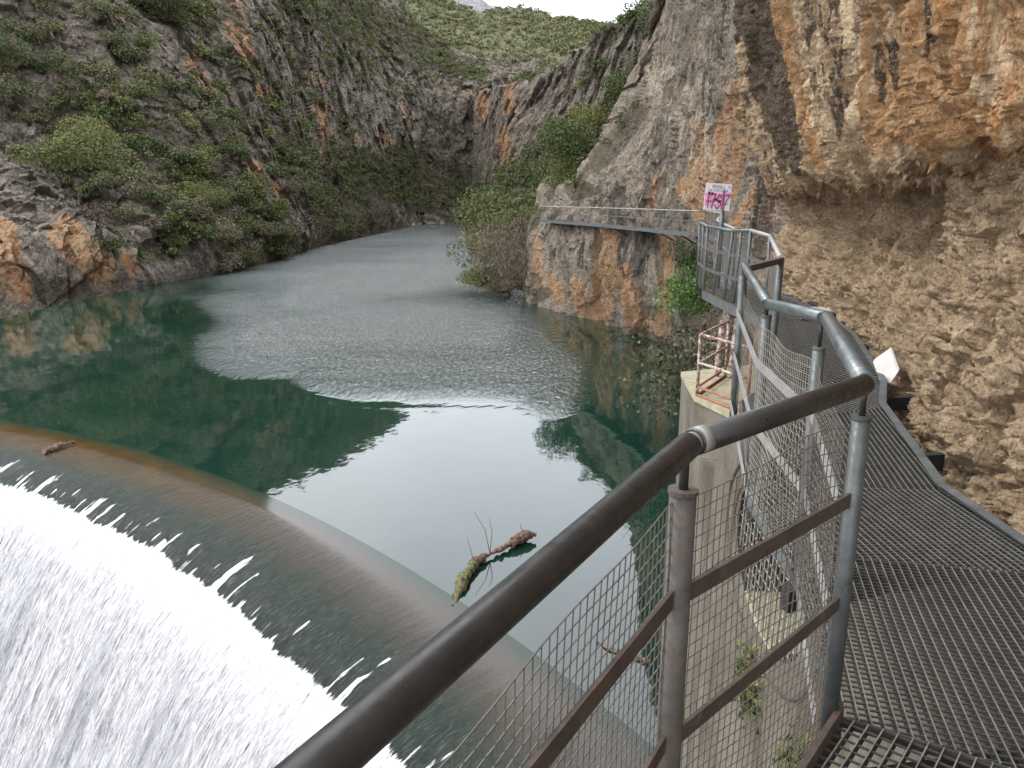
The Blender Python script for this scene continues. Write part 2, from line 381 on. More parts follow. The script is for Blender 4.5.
GL = depth_patch(colsL, np.concatenate([np.linspace(-800, -100, 110, endpoint=False), np.linspace(-100, 230, 330, endpoint=False), np.linspace(230, 540, 520)]), 560, (8, 60))
def left_disp(P, n):
    s = np.clip((P[..., 1]-60)/220, 0, 1)
    near = crag(.075, 4.2, 0.1, view=.65)(P, n)-P; n = to_view(P, n, .65)
    gul = fbm(np.stack([P[..., 0]*.03, P[..., 1]*.03, P[..., 2]*.008], -1), 3, 77, ridged=True)*3.0
    fine = fbm(P*.9, 4, 61)*.35
    k = sstep(WZ-2, WZ+3, P[..., 2])*.85+.15
    out = P+(near*1.25+n*(gul*1.2+fine*1.6)[..., None]*.7)*k[..., None]
    return out
def veg_left(G, px, py):
    a = fbm(G*.035, 3, 51); b = fbm(G*.15, 3, 52)
    nz = normals(G)[..., 2]
    return np.clip(.18+.45*a+.35*b+.6*(np.abs(nz)-.45), 0, .75)
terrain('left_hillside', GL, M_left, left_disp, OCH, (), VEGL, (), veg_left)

# hill closing the valley and the pale peak behind it
colsH = {150: [(130, 330), (60, 420), (0, 520), (-45, 600)], 330: [(130, 330), (60, 420), (0, 520), (-22, 590)], 400: [(130, 340), (60, 430), (15, 520), (-12, 580)], 440: [(130, 340), (70, 400), (25, 500), (0, 560)],
         480: [(130, 345), (75, 390), (35, 480), (11, 560)], 510: [(130, 345), (75, 390), (35, 480), (9, 560)], 545: [(130, 345), (75, 385), (40, 470), (15, 540)], 575: [(130, 345), (75, 385), (45, 450), (23, 520)],
         600: [(130, 345), (80, 380), (55, 430), (36, 490)], 660: [(130, 345), (100, 370), (80, 400), (66, 440)], 760: [(130, 345), (110, 370), (100, 400), (90, 440)]}
GH = depth_patch(colsH, 420, 240, (10, 120))
def hill_disp(P, n): return P+n*((fbm(P*.02, 4, 31)*7+fbm(P*.12, 4, 32)*1.6)[..., None])
M_hill = rock_material('hill_scrub_ground', .12, (.22, .21, .13), (.14, .145, .08), (.07, .075, .04), (.3, .2, .12), (.3, .25, .18), bdist=1.5, veg=(.095, .105, .05), soil=(.19, .17, .10))
terrain('far_hillside', GH, M_hill, hill_disp, (), (), (), (), lambda G, px, py: np.clip(.55+.4*fbm(G*.05, 3, 71), 0, 1))
colsP = {330: [(60, 1300), (0, 1500)], 400: [(60, 1300), (-2, 1500)], 425: [(60, 1300), (-6, 1500)], 450: [(60, 1300), (-9, 1480)], 470: [(60, 1300), (-3, 1480)], 490: [(60, 1300), (8, 1500)], 520: [(60, 1300), (22, 1500)], 600: [(70, 1300), (52, 1500)]}
GP = depth_patch(colsP, 160, 70, (6, 200))
M_peak = rock_material('pale_limestone_peak', .05, (.42, .41, .40), (.30, .30, .30), (.17, .18, .17), (.35, .3, .25), (.4, .35, .3), bdist=4)
terrain('distant_peak', GP, M_peak, lambda P, n: P+n*(fbm(P*.012, 5, 91, ridged=True)*14)[..., None], (), (), (), (), lambda G, px, py: np.clip(.3+fbm(G*.02, 3, 12), 0, .7)*(1-sstep(440, 450, px)*sstep(20, 8, py)))

# right valley side behind the promontory
colsR = {474: [(262, 150), (226, 250), (200, 262), (150, 282), (110, 295), (95, 300)], 490: [(262, 110), (226, 150), (200, 172), (160, 205), (120, 240), (90, 275)], 515: [(262, 86), (226, 100), (200, 118), (160, 142), (120, 168), (84, 205)],
         545: [(262, 80), (226, 88), (200, 98), (160, 113), (125, 130), (100, 146), (86, 156), (75, 168)], 572: [(262, 76), (226, 82), (200, 87), (160, 97), (125, 108), (95, 119), (75, 127), (60, 136)],
         600: [(262, 74), (226, 78), (200, 81), (150, 88), (110, 94), (80, 99), (55, 104), (38, 109)], 622: [(262, 70), (226, 74), (200, 76), (150, 82), (110, 87), (75, 91), (45, 95), (29, 99)],
         645: [(262, 66), (200, 71), (150, 76), (100, 80), (60, 84), (30, 87), (8, 91)], 662: [(262, 62), (200, 67), (150, 71), (100, 75), (50, 79), (15, 82), (-12, 86)],
         700: [(262, 58), (200, 62), (150, 66), (100, 69), (50, 73), (0, 77), (-60, 84)], 780: [(262, 54), (200, 58), (100, 68), (0, 82), (-150, 110)]}
GR = depth_patch(colsR, np.concatenate([np.linspace(474, 520, 150, endpoint=False), np.linspace(520, 700, 300, endpoint=False), np.linspace(700, 780, 60)]), 460, (12, 60))
def right_disp(P, n):
    d = crag(.085, 3.0, 0, view=.65)(P, n)-P; n = to_view(P, n, .65)
    gul = fbm(np.stack([P[..., 0]*.05, P[..., 1]*.05, P[..., 2]*.012], -1), 3, 78, ridged=True)*2.4
    return P+(d+n*(gul+fbm(P*.9, 4, 62)*.3)[..., None]*.6)
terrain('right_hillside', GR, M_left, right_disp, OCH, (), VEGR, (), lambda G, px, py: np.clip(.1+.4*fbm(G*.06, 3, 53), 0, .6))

# the cliff the far catwalk is bolted to
colsM = {527: [(325, 72), (225, 78), (216, 90)], 534: [(318, 66), (260, 67), (225, 70), (216, 74)], 548: [(325, 63), (262, 63.5), (224, 66), (200, 70), (180, 74)], 575: [(335, 58), (318, 58), (262, 57.5), (224, 60.5), (200, 63), (186, 68)],
         600: [(345, 55), (320, 55), (265, 54), (226, 56.5), (200, 58), (165, 63), (145, 70)], 640: [(360, 49), (330, 49), (270, 48), (230, 49.5), (200, 50), (160, 53), (120, 58), (85, 66)],
         670: [(380, 46), (338, 46.5), (290, 45.8), (232, 46.5), (190, 47), (130, 49), (70, 52), (20, 56)], 700: [(420, 41), (350, 42.5), (290, 42), (234, 42.5), (190, 43), (130, 44), (70, 46), (0, 49), (-60, 54)],
         740: [(520, 26), (380, 30), (320, 32), (260, 33.5), (235, 34.5), (190, 35.5), (100, 37), (0, 39), (-200, 45)], 770: [(520, 21), (400, 23), (320, 24.5), (250, 26.5), (200, 28), (100, 30), (0, 33), (-300, 43)],
         860: [(520, 17), (400, 18), (300, 19), (200, 21), (0, 26), (-300, 36)]}
GM = depth_patch(colsM, 460, 480, (10, 25))
def mid_disp(P, n):
    d = crag(.22, 1.05, 0, (1, 1, .45))(P, n)-P
    col = fbm(np.stack([P[..., 0]*.5, P[..., 1]*.5, P[..., 2]*.07], -1), 4, 81, ridged=True)*.5
    return P+d+n*(col+fbm(P*2.2, 4, 63)*.10)[..., None]
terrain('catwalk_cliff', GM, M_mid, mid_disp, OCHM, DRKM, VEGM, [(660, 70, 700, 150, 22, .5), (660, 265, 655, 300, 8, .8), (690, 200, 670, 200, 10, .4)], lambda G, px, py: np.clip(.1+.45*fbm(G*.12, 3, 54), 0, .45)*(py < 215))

# near cliff: hewn gallery wall below, overhanging streaked face above
ST = [  # wall x,y ; recess ; lip x,y,z ; lean per metre
    ((3.3, -5), .0, (3.0, -5, 2.3), -.10), ((3.0, -1.5), .0, (2.6, -1.5, 2.2), -.10), ((2.75, .8), .0, (2.45, .8, 2.1), -.12), ((2.64, 2.4), .0, (2.45, 2.4, 2.02), -.12),
    ((2.66, 3.5), .0, (2.52, 3.4, 1.97), -.14), ((2.86, 4.5), .02, (2.66, 4.3, 1.93), -.15), ((3.06, 5.3), .03, (2.80, 5.1, 1.92), -.16), ((3.28, 6.0), .05, (2.98, 5.9, 1.90), -.18),
    ((3.60, 6.8), .24, (3.28, 6.7, 1.86), -.20), ((3.96, 7.7), .30, (3.55, 7.6, 1.88), -.22), ((4.38, 9.6), .34, (4.0, 9.5, 1.86), -.24), ((4.74, 11.8), .34, (4.4, 11.9, 1.84), -.25),
    ((4.84, 13.8), .3, (4.72, 14.1, 1.82), -.26), ((5.0, 15.3), .3, (5.05, 15.3, 1.8), -.26), ((6.2, 16.4), .1, (5.9, 16.6, 1.9), -.2), ((9.0, 17.2), .0, (8.6, 17.8, 2.2), -.1), ((14, 18), .0, (13.5, 18.6, 2.2), 0)]
def near_rows(w, rec, lip, lean):
    wx, wy = w; lx, ly, lz = lip; k = rec
    # direction into rock is roughly +x
    R = [(wx-.30, wy, -9), (wx-.2, wy, -5), (wx-.05, wy, -1.5), (wx-.0, wy, -.3), (wx+.05, wy, .15), (wx+.08+k*.25, wy, .6), (wx+.12+k*.6, wy, 1.0), (wx+.14+k, wy, lz-.55), (wx+.10+k, wy, lz-.22), (wx-.02+k*.6, (wy+ly)/2, lz-.05), (lx+.12, ly, lz-.01), (lx, ly, lz+.05)]
    for dz in (.3, .7, 1.2, 1.8, 2.6, 3.6, 5, 7, 10, 14): R.append((lx+lean*dz*.8-.02, ly-.0*dz, lz+dz))
    return R
S = np.array([near_rows(*s) for s in ST])                      # (stations, rows, 3)
# arc-length resample rows (denser where seen) and stations
rowt = np.concatenate([np.linspace(0, 2.9, 20, endpoint=False), np.linspace(2.9, 11, 210, endpoint=False), np.linspace(11, 17.5, 230, endpoint=False), np.linspace(17.5, 21, 40)])
Rr = cr1(np.arange(S.shape[1]), np.swapaxes(S, 0, 1), rowt)    # rows x stations x 3
cum = np.concatenate([[0], np.cumsum([math.dist(ST[i][0], ST[i+1][0]) for i in range(len(ST)-1)])])
stt = np.concatenate([np.linspace(0, 6, 50, endpoint=False), np.linspace(6, 17, 470, endpoint=False), np.linspace(17, 24, 90)])
ya = cum
GN = np.swapaxes(cr1(ya, np.swapaxes(Rr, 0, 1), np.clip(stt, 0, cum[-1])), 0, 1)
def near_disp(P, n):
    nn = -n if n[240, 300, 0] > 0 else n
    up = sstep(1.75, 2.1, P[..., 2]); uu = up[..., None]
    # rough hewn wall
    Q = P*np.array([1, 1, 1.0])
    d1, d2, cid = worley(Q*2.6+fbm(Q*2.2, 3, 3)[..., None]*.6, 14)
    e1, e2, cie = worley(Q*7.5+fbm(Q*6, 3, 4)[..., None]*.5, 15)
    g1, g2, cig = worley(Q*19+fbm(Q*14, 2, 5)[..., None]*.5, 16)
    Wn = fbm(Q*3, 3, 3)[..., None]*.4; hw = fbm(Q*.55, 3, 1)*.16+facet(Q*2.4+Wn, 14)*.17+facet(Q*6.5+Wn, 15)*.11+facet(Q*15+Wn, 16)*.055+facet(Q*34, 18)*.02+fbm(Q*3, 4, 2, .6, ridged=True)*.03
    hw = hw-np.clip(fbm(Q*6.5, 3, 19)-.26, 0, 1)*.55
    # upper face: long vertical flutes and drapery, chipped
    V = P*np.array([1.0, 1.0, .28])+np.stack([P[..., 2]*0, P[..., 2]*.22, P[..., 2]*0], -1)
    v1, v2, cv = worley(V*2.4+fbm(V*2, 3, 6)[..., None]*.5, 17)
    hu = fbm(V*.9, 4, 23)*.35+fbm(V*2.3, 4, 24, .6, ridged=True)*.16+facet(V*2.6+Wn, 17)*.16+facet(V*6+Wn, 27)*.08+facet(Q*9+Wn, 28)*.045+facet(Q*24, 29)*.016+fbm(Q*2.2, 4, 25, .6, ridged=True)*.05
    # ragged lip
    lipb = np.exp(-((P[..., 2]-1.9)/.25)**2)*(fbm(np.stack([P[..., 1]*1.8, P[..., 0]*1.8, P[..., 2]*.4], -1), 4, 27)*.28)
    h = hw*(1-up)+hu*up
    out = P+nn*h[..., None]
    out[..., 2] += lipb
    # keep the wall off the deck
    return out
# colour bands of the upper face, in photo space of the modelled surface
def lean_line(x0, x1, r, s, y1=175, y0=-120):
    k = (x1-x0)/170.0
    return (x0+k*y0, y0, x0+k*y1, y1, r, s)
OCHN = [lean_line(783, 822, 9, 1.2, 110), (812, 100, 822, 165, 8, .9), lean_line(868, 862, 9, .8, 120), (898, -150, 905, 135, 19, 1.3), (960, -200, 955, 120, 42, 1.0), (1060, -250, 1010, 100, 70, .95), (1200, -250, 1200, 100, 130, .8), (880, 60, 878, 150, 6, .9), (920, 145, 940, 165, 12, 1)]
DRKN = [lean_line(746, 793, 17, 1.5, 160), lean_line(762, 800, 12, 1.2, 160), lean_line(832, 845, 7, .7, 150), (880, 50, 883, 90, 8, .9), (927, -50, 930, 60, 5, .9), (812, 0, 830, 120, 5, .6)]
PALN = [lean_line(845, 862, 8, .9, 130), (990, -100, 1000, 130, 22, .5), lean_line(800, 835, 7, .6, 150)]
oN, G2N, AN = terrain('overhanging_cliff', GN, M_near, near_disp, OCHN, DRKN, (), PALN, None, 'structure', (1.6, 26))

# valley floor under everything so nothing floats
mb = MB(); mb.box((0, 200, -16), (900, 1200, 2)); mb.build('valley_floor', M_mid, kind='structure')

# ------------------------------------------------------------------ water
def fit_circle(pts):
    A = np.array([[2*p.x, 2*p.y, 1] for p in pts]); b = np.array([p.x**2+p.y**2 for p in pts])
    cx, cy, k = np.linalg.lstsq(A, b, rcond=None)[0]; return cx, cy, math.sqrt(k+cx*cx+cy*cy)
ccx, ccy, cR = fit_circle([onz(0, 420, WZ), onz(100, 439, WZ), onz(210, 472, WZ), onz(330, 527, WZ), onz(460, 602, WZ), onz(540, 655, WZ)])
def ang_of(p): return math.atan2(p.y-ccy, p.x-ccx)
A0 = ang_of(onz(0, 420, WZ))+16/cR; A1 = ang_of(onz(540, 655, WZ))
# right-hand end: run on until the arc passes behind the abutment wall
while ccx+cR*math.cos(A1) < 4.6: A1 -= .002
A_END = A1-.0
def arc(a, o=0.0): return ccx+(cR-o)*math.cos(a), ccy+(cR-o)*math.sin(a)

m, n, l, bs = mat_new('lake_water'); M_lake = m
P = coords(n, l)
bs.inputs['IOR'].default_value = 1.6; bs.inputs['Specular IOR Level'].default_value = .62
pc = noise(n, l, P, .05, 3)
l.new(mixc(n, l, ramp(n, l, pc, .35, .7), (.005, .021, .014), (.008, .031, .019)), bs.inputs['Base Color'])
rp = attr(n, 'rip'); w1 = noise(n, l, coords(n, l, (1, .38, 1)), 4.6, 4, .62, .3); w2 = noise(n, l, P, .35, 2); w3 = noise(n, l, coords(n, l, (1, .8, 1)), .9, 3, .5)
h = math_(n, l, 'MULTIPLY', w1, rp)
h2 = math_(n, l, 'MULTIPLY', w3, ramp(n, l, rp, 0, 1, .012, .5))
hh = math_(n, l, 'ADD', h, h2)
bump(n, l, hh, bs, 1.0, .60); l.new(ramp(n, l, rp, 0, 1, 1.6, 2.8), bs.inputs['IOR']); l.new(ramp(n, l, rp, 0, 1, .03, .27), bs.inputs['Roughness'])

nr, na = 260, 420
rad = np.concatenate([[0], np.geomspace(.05, 700, nr-1)])
aa = np.linspace(A0+.05, A_END-.45, na)
RR, AA = np.meshgrid(rad, aa, indexing='ij')
LX = ccx+(cR+RR)*np.cos(AA); LY = ccy+(cR+RR)*np.sin(AA)
LG = np.stack([LX, LY, np.full_like(LX, WZ)], -1)
px, py = proj(LG)
RIPL = [(310, 295, 470, 250, 46, 1), (260, 325, 490, 325, 34, 1), (260, 342, 390, 360, 18, .8), (340, 365, 510, 365, 26, .8), (430, 235, 450, 260, 20, 1), (480, 330, 545, 385, 22, .7)]
rip = capsules(px+fbm(LG*.08, 3, 5)*25, py+fbm(LG*.08, 3, 6)*12, [(a, b, c_, d, r*.8, s_) for a, b, c_, d, r, s_ in RIPL], .0, 2.35)
rip = np.maximum(rip, .8*sstep(60, 90, LY)*sstep(-1.02, -.55, px/512-1.25+.002*(300-py)))
rip = np.clip(rip+fbm(LG*.11, 4, 8)*.30*(rip > .02), 0, 1.1); rip = np.where(LY < 5, 0, rip)
link('lake_water', np_mesh('lake_water', LG.reshape(-1, 3), quads(nr, na), M_lake, True, {'rip': rip.ravel()}), kind='structure')

# the weir: shallow water over the rounded crest, then white water down the face
prof_o = [0, .7, 1.4, 2.1, 2.8, 3.4, 4.0, 4.7, 5.7, 7.2, 9.5, 12.5]
prof_z = [0, -.012, -.05, -.14, -.34, -.66, -1.15, -1.95, -3.5, -6.2, -10.2, -15.5]
no, ns = 420, 900
ov = np.concatenate([np.linspace(0, 6.5, 260, endpoint=False), np.linspace(6.5, 12.5, 160)])
sv = np.linspace(A0, A_END, ns)
OO, SS = np.meshgrid(ov, sv, indexing='ij')
zz = cr1(prof_o, prof_z, ov)[:, None]
U = (A0-SS)*cR
WX = ccx+(cR-OO)*np.cos(SS); WY = ccy+(cR-OO)*np.sin(SS)
Q = np.stack([U*3.2, OO*.55, OO*0], -1)
k1 = sstep(1.2, 3.4, OO); k2 = sstep(3.0, 5.5, OO)
st = fbm(Q, 4, 33)*.035*k1+fbm(np.stack([U*1.1, OO*.10, OO*0], -1), 4, 34)*.16*k2+fbm(np.stack([U*6, OO*1.6, OO*0], -1), 4, 35)*.10*k2
start = 3.50-.30*U/U.max()+fbm(np.stack([U*.45, U*0, U*0], -1), 2, 36)*.12
fing = fbm(np.stack([U*5.2+OO*.15, OO*.35, OO*0], -1), 4, 37, .6)
rag = fbm(np.stack([U*9, OO*2.2, OO*0], -1), 3, 38)
fl = sstep(.0, .30, fing+rag*.06)*(.3+.9*np.clip(fbm(np.stack([U*1.3, U*0, U*0], -1), 3, 39)*1.6+.45, 0, 1.2))
foam = np.maximum(sstep(-.20, .14, OO-start+rag*.10), .95*sstep(-.30, .18, OO-start+fl*.85+rag*.30)*sstep(.05, .30, fing+rag*.25))
foam = np.maximum(foam, .45*sstep(-1.2, 0, OO-start))
WG = np.stack([WX+(-np.cos(SS))*st*.6, WY+(-np.sin(SS))*st*.6, WZ+zz+st*.7+foam*.03], -1)
m, n, l, bs = mat_new('weir_water'); M_weir = m
uvn = n.new('ShaderNodeUVMap'); uvn.uv_map = 'flow'
def uvmap(sx, sy):
    q = n.new('ShaderNodeMapping'); q.inputs['Scale'].default_value = (sx, sy, 1); l.new(uvn.outputs[0], q.inputs['Vector']); return q.outputs[0]
sep = n.new('ShaderNodeSeparateXYZ'); l.new(uvn.outputs[0], sep.inputs[0]); o_ = sep.outputs[1]
stA = noise(n, l, uvmap(5, .8), 1.0, 6, .7, .2); stB = noise(n, l, uvmap(1.0, .10), 1.0, 6, .65); gr = noise(n, l, uvmap(20, 3.2), 1.0, 5, .75); br = noise(n, l, coords(n, l), 1.1, 5, .6)
brown = mixc(n, l, ramp(n, l, br, .3, .7), (.038, .024, .008), (.070, .045, .016))
e1 = math_(n, l, 'ADD', o_, math_(n, l, 'MULTIPLY', math_(n, l, 'SUBTRACT', stA, .5), 1.6))
brown = mixc(n, l, ramp(n, l, sep.outputs[0], 24, 34, 0, .75), brown, (.045, .042, .036))
brown = mixc(n, l, ramp(n, l, o_, .0, .55, 1, 0), brown, (.012, .030, .018))
body = mixc(n, l, ramp(n, l, e1, 1.45, 2.2), brown, (.020, .030, .022))
body = mixc(n, l, math_(n, l, 'MULTIPLY', ramp(n, l, gr, .52, .68, 0, .5), ramp(n, l, o_, 1.3, 3.0)), body, (.20, .235, .235))
fo = mixc(n, l, ramp(n, l, gr, .40, .60), (.36, .36, .38), (.92, .92, .92))
fo = mixc(n, l, math_(n, l, 'MULTIPLY', ramp(n, l, stB, .46, .62, 0, .7), ramp(n, l, o_, 3.6, 6)), fo, (.34, .34, .37))
fo = mixc(n, l, ramp(n, l, o_, 3.3, 4.6, .75, 0), fo, (.95, .95, .96))
fm = attr(n, 'foam'); stC = noise(n, l, uvmap(7.5, .75), 1.0, 7, .72); fmm = ramp(n, l, math_(n, l, 'ADD', math_(n, l, 'ADD', fm, math_(n, l, 'MULTIPLY', math_(n, l, 'SUBTRACT', gr, .5), .9)), math_(n, l, 'MULTIPLY', math_(n, l, 'SUBTRACT', stC, .5), 1.5)), .66, .84)
fo = mixc(n, l, math_(n, l, 'MULTIPLY', ramp(n, l, stA, .50, .62, 0, .55), ramp(n, l, o_, 3.9, 6.5)), fo, (.25, .25, .27))
c = mixc(n, l, fmm, body, fo); l.new(c, bs.inputs['Base Color'])
l.new(ramp(n, l, fmm, 0, 1, .07, .75), bs.inputs['Roughness']); bs.inputs['IOR'].default_value = 1.34
bs.inputs['Specular IOR Level'].default_value = .6
hb = math_(n, l, 'MULTIPLY', stA, ramp(n, l, o_, .6, 2.6, 0, 1)); b1 = bump(n, l, hb, None, 1.0, .16)
bump(n, l, math_(n, l, 'MULTIPLY', gr, ramp(n, l, o_, 1.6, 4, .0, 1)), bs, 1.0, .13, b1)
uv = np.stack([U, OO], -1).reshape(-1, 2)
link('weir_water', np_mesh('weir_water', WG.reshape(-1, 3), quads(no, ns), M_weir, True, {'foam': foam.ravel()}, uv), kind='structure')
mb = MB(); mb.box((-10, 2, -15.6), (80, 36, .6)); mb.build('river_pool_water', M_weir, kind='structure')

# ------------------------------------------------------------------ man-made materials
def plain(name, a, b, rough=.5, metal=0.0, scale=8, bd=.002, spots=None, sp_amt=(.6, .72)):
    m, n, l, bs = mat_new(name); P = coords(n, l)
    f = noise(n, l, P, scale, 6, .65); g = noise(n, l, P, scale*5, 4, .6)
    c = mixc(n, l, ramp(n, l, f, .35, .65), a, b)
    if spots: c = mixc(n, l, ramp(n, l, noise(n, l, P, scale*1.3, 5, .7), *sp_amt), c, spots)
    l.new(c, bs.inputs['Base Color']); l.new(ramp(n, l, g, .3, .7, rough-.1, rough+.12), bs.inputs['Roughness'])
    bs.inputs['Metallic'].default_value = metal; bump(n, l, g, bs, .5, bd); return m
M_rail = plain('dark_painted_steel', (.030, .030, .029), (.050, .048, .044), .36, .35, 9, .0006, (.085, .07, .06), (.66, .8))
M_railg = plain('grey_worn_steel', (.085, .10, .10), (.14, .155, .155), .38, .45, 8, .0006, (.24, .24, .23), (.6, .72))
M_post = plain('weathered_galvanised_post', (.06, .054, .046), (.11, .10, .085), .7, .15, 14, .001, (.10, .065, .04), (.52, .66))
M_postg = plain('green_grey_post', (.07, .08, .078), (.12, .13, .125), .5, .35, 12, .001, (.16, .15, .13))
M_bar = plain('rust_brown_flat_bar', (.055, .042, .035), (.10, .072, .055), .7, .15, 14, .001, (.17, .12, .08), (.6, .72))
M_barg = plain('galvanised_flat_bar', (.25, .25, .24), (.34, .33, .31), .55, .3, 10, .001, (.30, .19, .12), (.62, .72))
M_wire = plain('galvanised_wire', (.09, .08, .068), (.16, .145, .12), .6, .3, 20, .0003)
M_wirel = plain('pale_wire', (.24, .22, .18), (.33, .31, .26), .55, .2, 20, .0003)
M_grate = plain('dull_steel_grating', (.045, .043, .037), (.075, .07, .06), .7, .2, 12, .0005, (.05, .035, .025))  # bar colour carries dirt and the shade inside the cells
M_gtop = plain('lit_grating_top', (.19, .185, .16), (.29, .28, .25), .5, .4, 12, .0003)  # paler strip on the bars: light on their tops put into the colour
M_beam = plain('blue_grey_channel', (.10, .11, .112), (.17, .18, .18), .5, .4, 7, .001, (.30, .26, .22), (.62, .72))
M_rust = plain('rusty_white_paint', (.40, .36, .32), (.48, .44, .40), .7, 0, 10, .001, (.20, .10, .06), (.45, .53))
M_rustb = plain('deep_rust', (.22, .09, .05), (.34, .16, .09), .8, 0, 12, .001, (.5, .42, .36), (.6, .68))
M_white = plain('painted_white_board', (.42, .40, .37), (.55, .52, .49), .7, 0, 6, .001, (.45, .42, .38), (.62, .72))
M_dark = plain('black_steel', (.02, .02, .02), (.03, .03, .03), .7, .1)  # plain near-black steel for beams, joints and brackets
M_bark = plain('wet_driftwood', (.10, .06, .04), (.20, .12, .08), .85, 0, 9, .02, (.035, .028, .022), (.5, .6))
M_moss = plain('mossy_wood', (.09, .10, .03), (.14, .12, .06), .9, 0, 9, .02, (.02, .018, .012), (.5, .6))
m, n, l, bs = mat_new('board_marked_concrete'); M_conc = m
P = coords(n, l); f = noise(n, l, P, 1.6, 7, .65); stn = noise(n, l, coords(n, l, (1.2, 1.2, .25)), 1.3, 6, .65, .3); fi = noise(n, l, P, 22, 5, .7)
sx = n.new('ShaderNodeSeparateXYZ'); l.new(P, sx.inputs[0])
zz_ = math_(n, l, 'ADD', sx.outputs[2], math_(n, l, 'MULTIPLY', f, .015)); fr = math_(n, l, 'FRACT', math_(n, l, 'MULTIPLY', zz_, 6.6), 0)
line = ramp(n, l, fr, .0, .07, 1, 0)
c = mixc(n, l, ramp(n, l, f, .35, .65), (.090, .078, .058), (.165, .143, .108))
c = mixc(n, l, ramp(n, l, stn, .48, .62, 0, .85), c, (.060, .042, .024))
c = mixc(n, l, ramp(n, l, fi, .52, .68, 0, .5), c, (.06, .055, .042))
c = mixc(n, l, math_(n, l, 'MULTIPLY', line, .45), c, (.15, .14, .11)); l.new(c, bs.inputs['Base Color']); bs.inputs['Roughness'].default_value = .9
b1 = bump(n, l, line, None, -.6, .01); bump(n, l, fi, bs, .6, .012, b1)
M_conctop = plain('lichened_concrete_top', (.30, .26, .15), (.38, .35, .24), .9, 0, 5, .004, (.22, .20, .15), (.5, .65))

M_tunnel_shade = plain('tunnel_shade_concrete', (.012, .012, .010), (.022, .02, .016), .6, 0, 5, .004)  # tunnel lining: darkness of the opening painted as near-black colour

# ------------------------------------------------------------------ concrete abutment with the grated opening
WN, WF = Vector((2.10, 1.5)), Vector((2.72, 11.0))      # plan line of the river-side face
wdir = (WF-WN).normalized(); wnor = Vector((wdir.y, -wdir.x))   # into the abutment (+x)
def wp(f, z, depth=0.0):
    t = (f-WN.y)/wdir.y; batter = .035*(z+.5)
    q = WN+wdir*t+wnor*depth; return Vector((q.x+batter, q.y, z))
def ztop(f): return float(np.interp(f, [1.5, 7.0, 8.2, 9.4, 11.0], [-.16, -.18, -.9, -1.75, -2.0]))
HC, HA, HB = (6.7, -1.72), 1.3, .75
ab = empty('concrete_abutment', (2.6, 8, -8), 'stained grey concrete abutment below the walkway with a round grated opening', 'abutment')
bm = bmesh.new()
outer = [(1.5, -15), (11.0, -15), (11.0, -2.0), (9.4, -1.75), (8.2, -.9), (7.0, -.18), (1.5, -.16)]
NE = 48
ell = [(HC[0]+HA*math.cos(2*math.pi*k/NE), HC[1]+HB*math.sin(2*math.pi*k/NE)+.10*math.cos(2*math.pi*k/NE)) for k in range(NE)]
def hit(an):
    dx, dy = math.cos(an), math.sin(an); bt = 1e9
    for i in range(len(outer)):
        (ax, ay), (bx, by) = outer[i], outer[(i+1) % len(outer)]; ex, ey = bx-ax, by-ay; den = dx*ey-dy*ex
        if abs(den) < 1e-9: continue
        t = ((ax-HC[0])*ey-(ay-HC[1])*ex)/den; u = ((ax-HC[0])*dy-(ay-HC[1])*dx)/den
        if t > 0 and -1e-6 <= u <= 1+1e-6: bt = min(bt, t)
    return (HC[0]+dx*bt, HC[1]+dy*bt)
angs = sorted([2*math.pi*k/40 for k in range(40)]+[math.atan2(p[1]-HC[1], p[0]-HC[0]) % (2*math.pi) for p in outer]); NE = len(angs)
ell = []
for an in angs:
    k_ = 1/math.sqrt((math.cos(an)/HA)**2+(math.sin(an)/HB)**2); ell.append((HC[0]+math.cos(an)*k_, HC[1]+math.sin(an)*k_))
ov_ = [bm.verts.new(wp(*hit(an))) for an in angs]; ev_ = [bm.verts.new(wp(*p)) for p in ell]
for k in range(NE): bm.faces.new((ov_[k], ov_[(k+1) % NE], ev_[(k+1) % NE], ev_[k]))
# recess ring, then the tunnel
sc1 = [(HC[0]+(p[0]-HC[0])*.93, HC[1]+(p[1]-HC[1])*.93) for p in ell]
r0 = [bm.verts.new(wp(*p, .012)) for p in ell]; r1 = [bm.verts.new(wp(*p, .014)) for p in sc1]; r2 = [bm.verts.new(wp(*p, 1.1)) for p in sc1]
for a, b in ((ev_, r0), (r0, r1), (r1, r2)):
    for k in range(NE):
        fc = bm.faces.new((a[k], a[(k+1) % NE], b[(k+1) % NE], b[k]))
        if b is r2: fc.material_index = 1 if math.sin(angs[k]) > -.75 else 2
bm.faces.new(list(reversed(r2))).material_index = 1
# top and back
back = [bm.verts.new(wp(*hit(an), .16 if hit(an)[0] < 8.3 else .9)) for an in angs]
for i in range(NE):
    j = (i+1) % NE; bm.faces.new((ov_[i], ov_[j], back[j], back[i]))
bm.normal_update(); me = bpy.data.meshes.new('river_wall'); bm.to_mesh(me); bm.free(); me.materials.append(M_conc); me.materials.append(M_tunnel_shade); me.materials.append(M_conctop)
me.transform(Matrix.Translation(-Vector(ab.location))); link('river_wall', me, ab)
mb = MB(); K = [(2.70, 10.98), (3.06, 9.75), (4.6, 10.2), (4.3, 13.2), (2.85, 12.6)]
def prism(mb, poly, z0, z1):
    k = len(poly); mb.add([(x, y, z0) for x, y in poly]+[(x, y, z1) for x, y in poly], [tuple(range(k))[::-1], tuple(range(k, 2*k))]+[(i, (i+1) % k, (i+1) % k+k, i+k) for i in range(k)])
prism(mb, K, -15, -1.25); mb.build('raised_block', M_conc, ab)
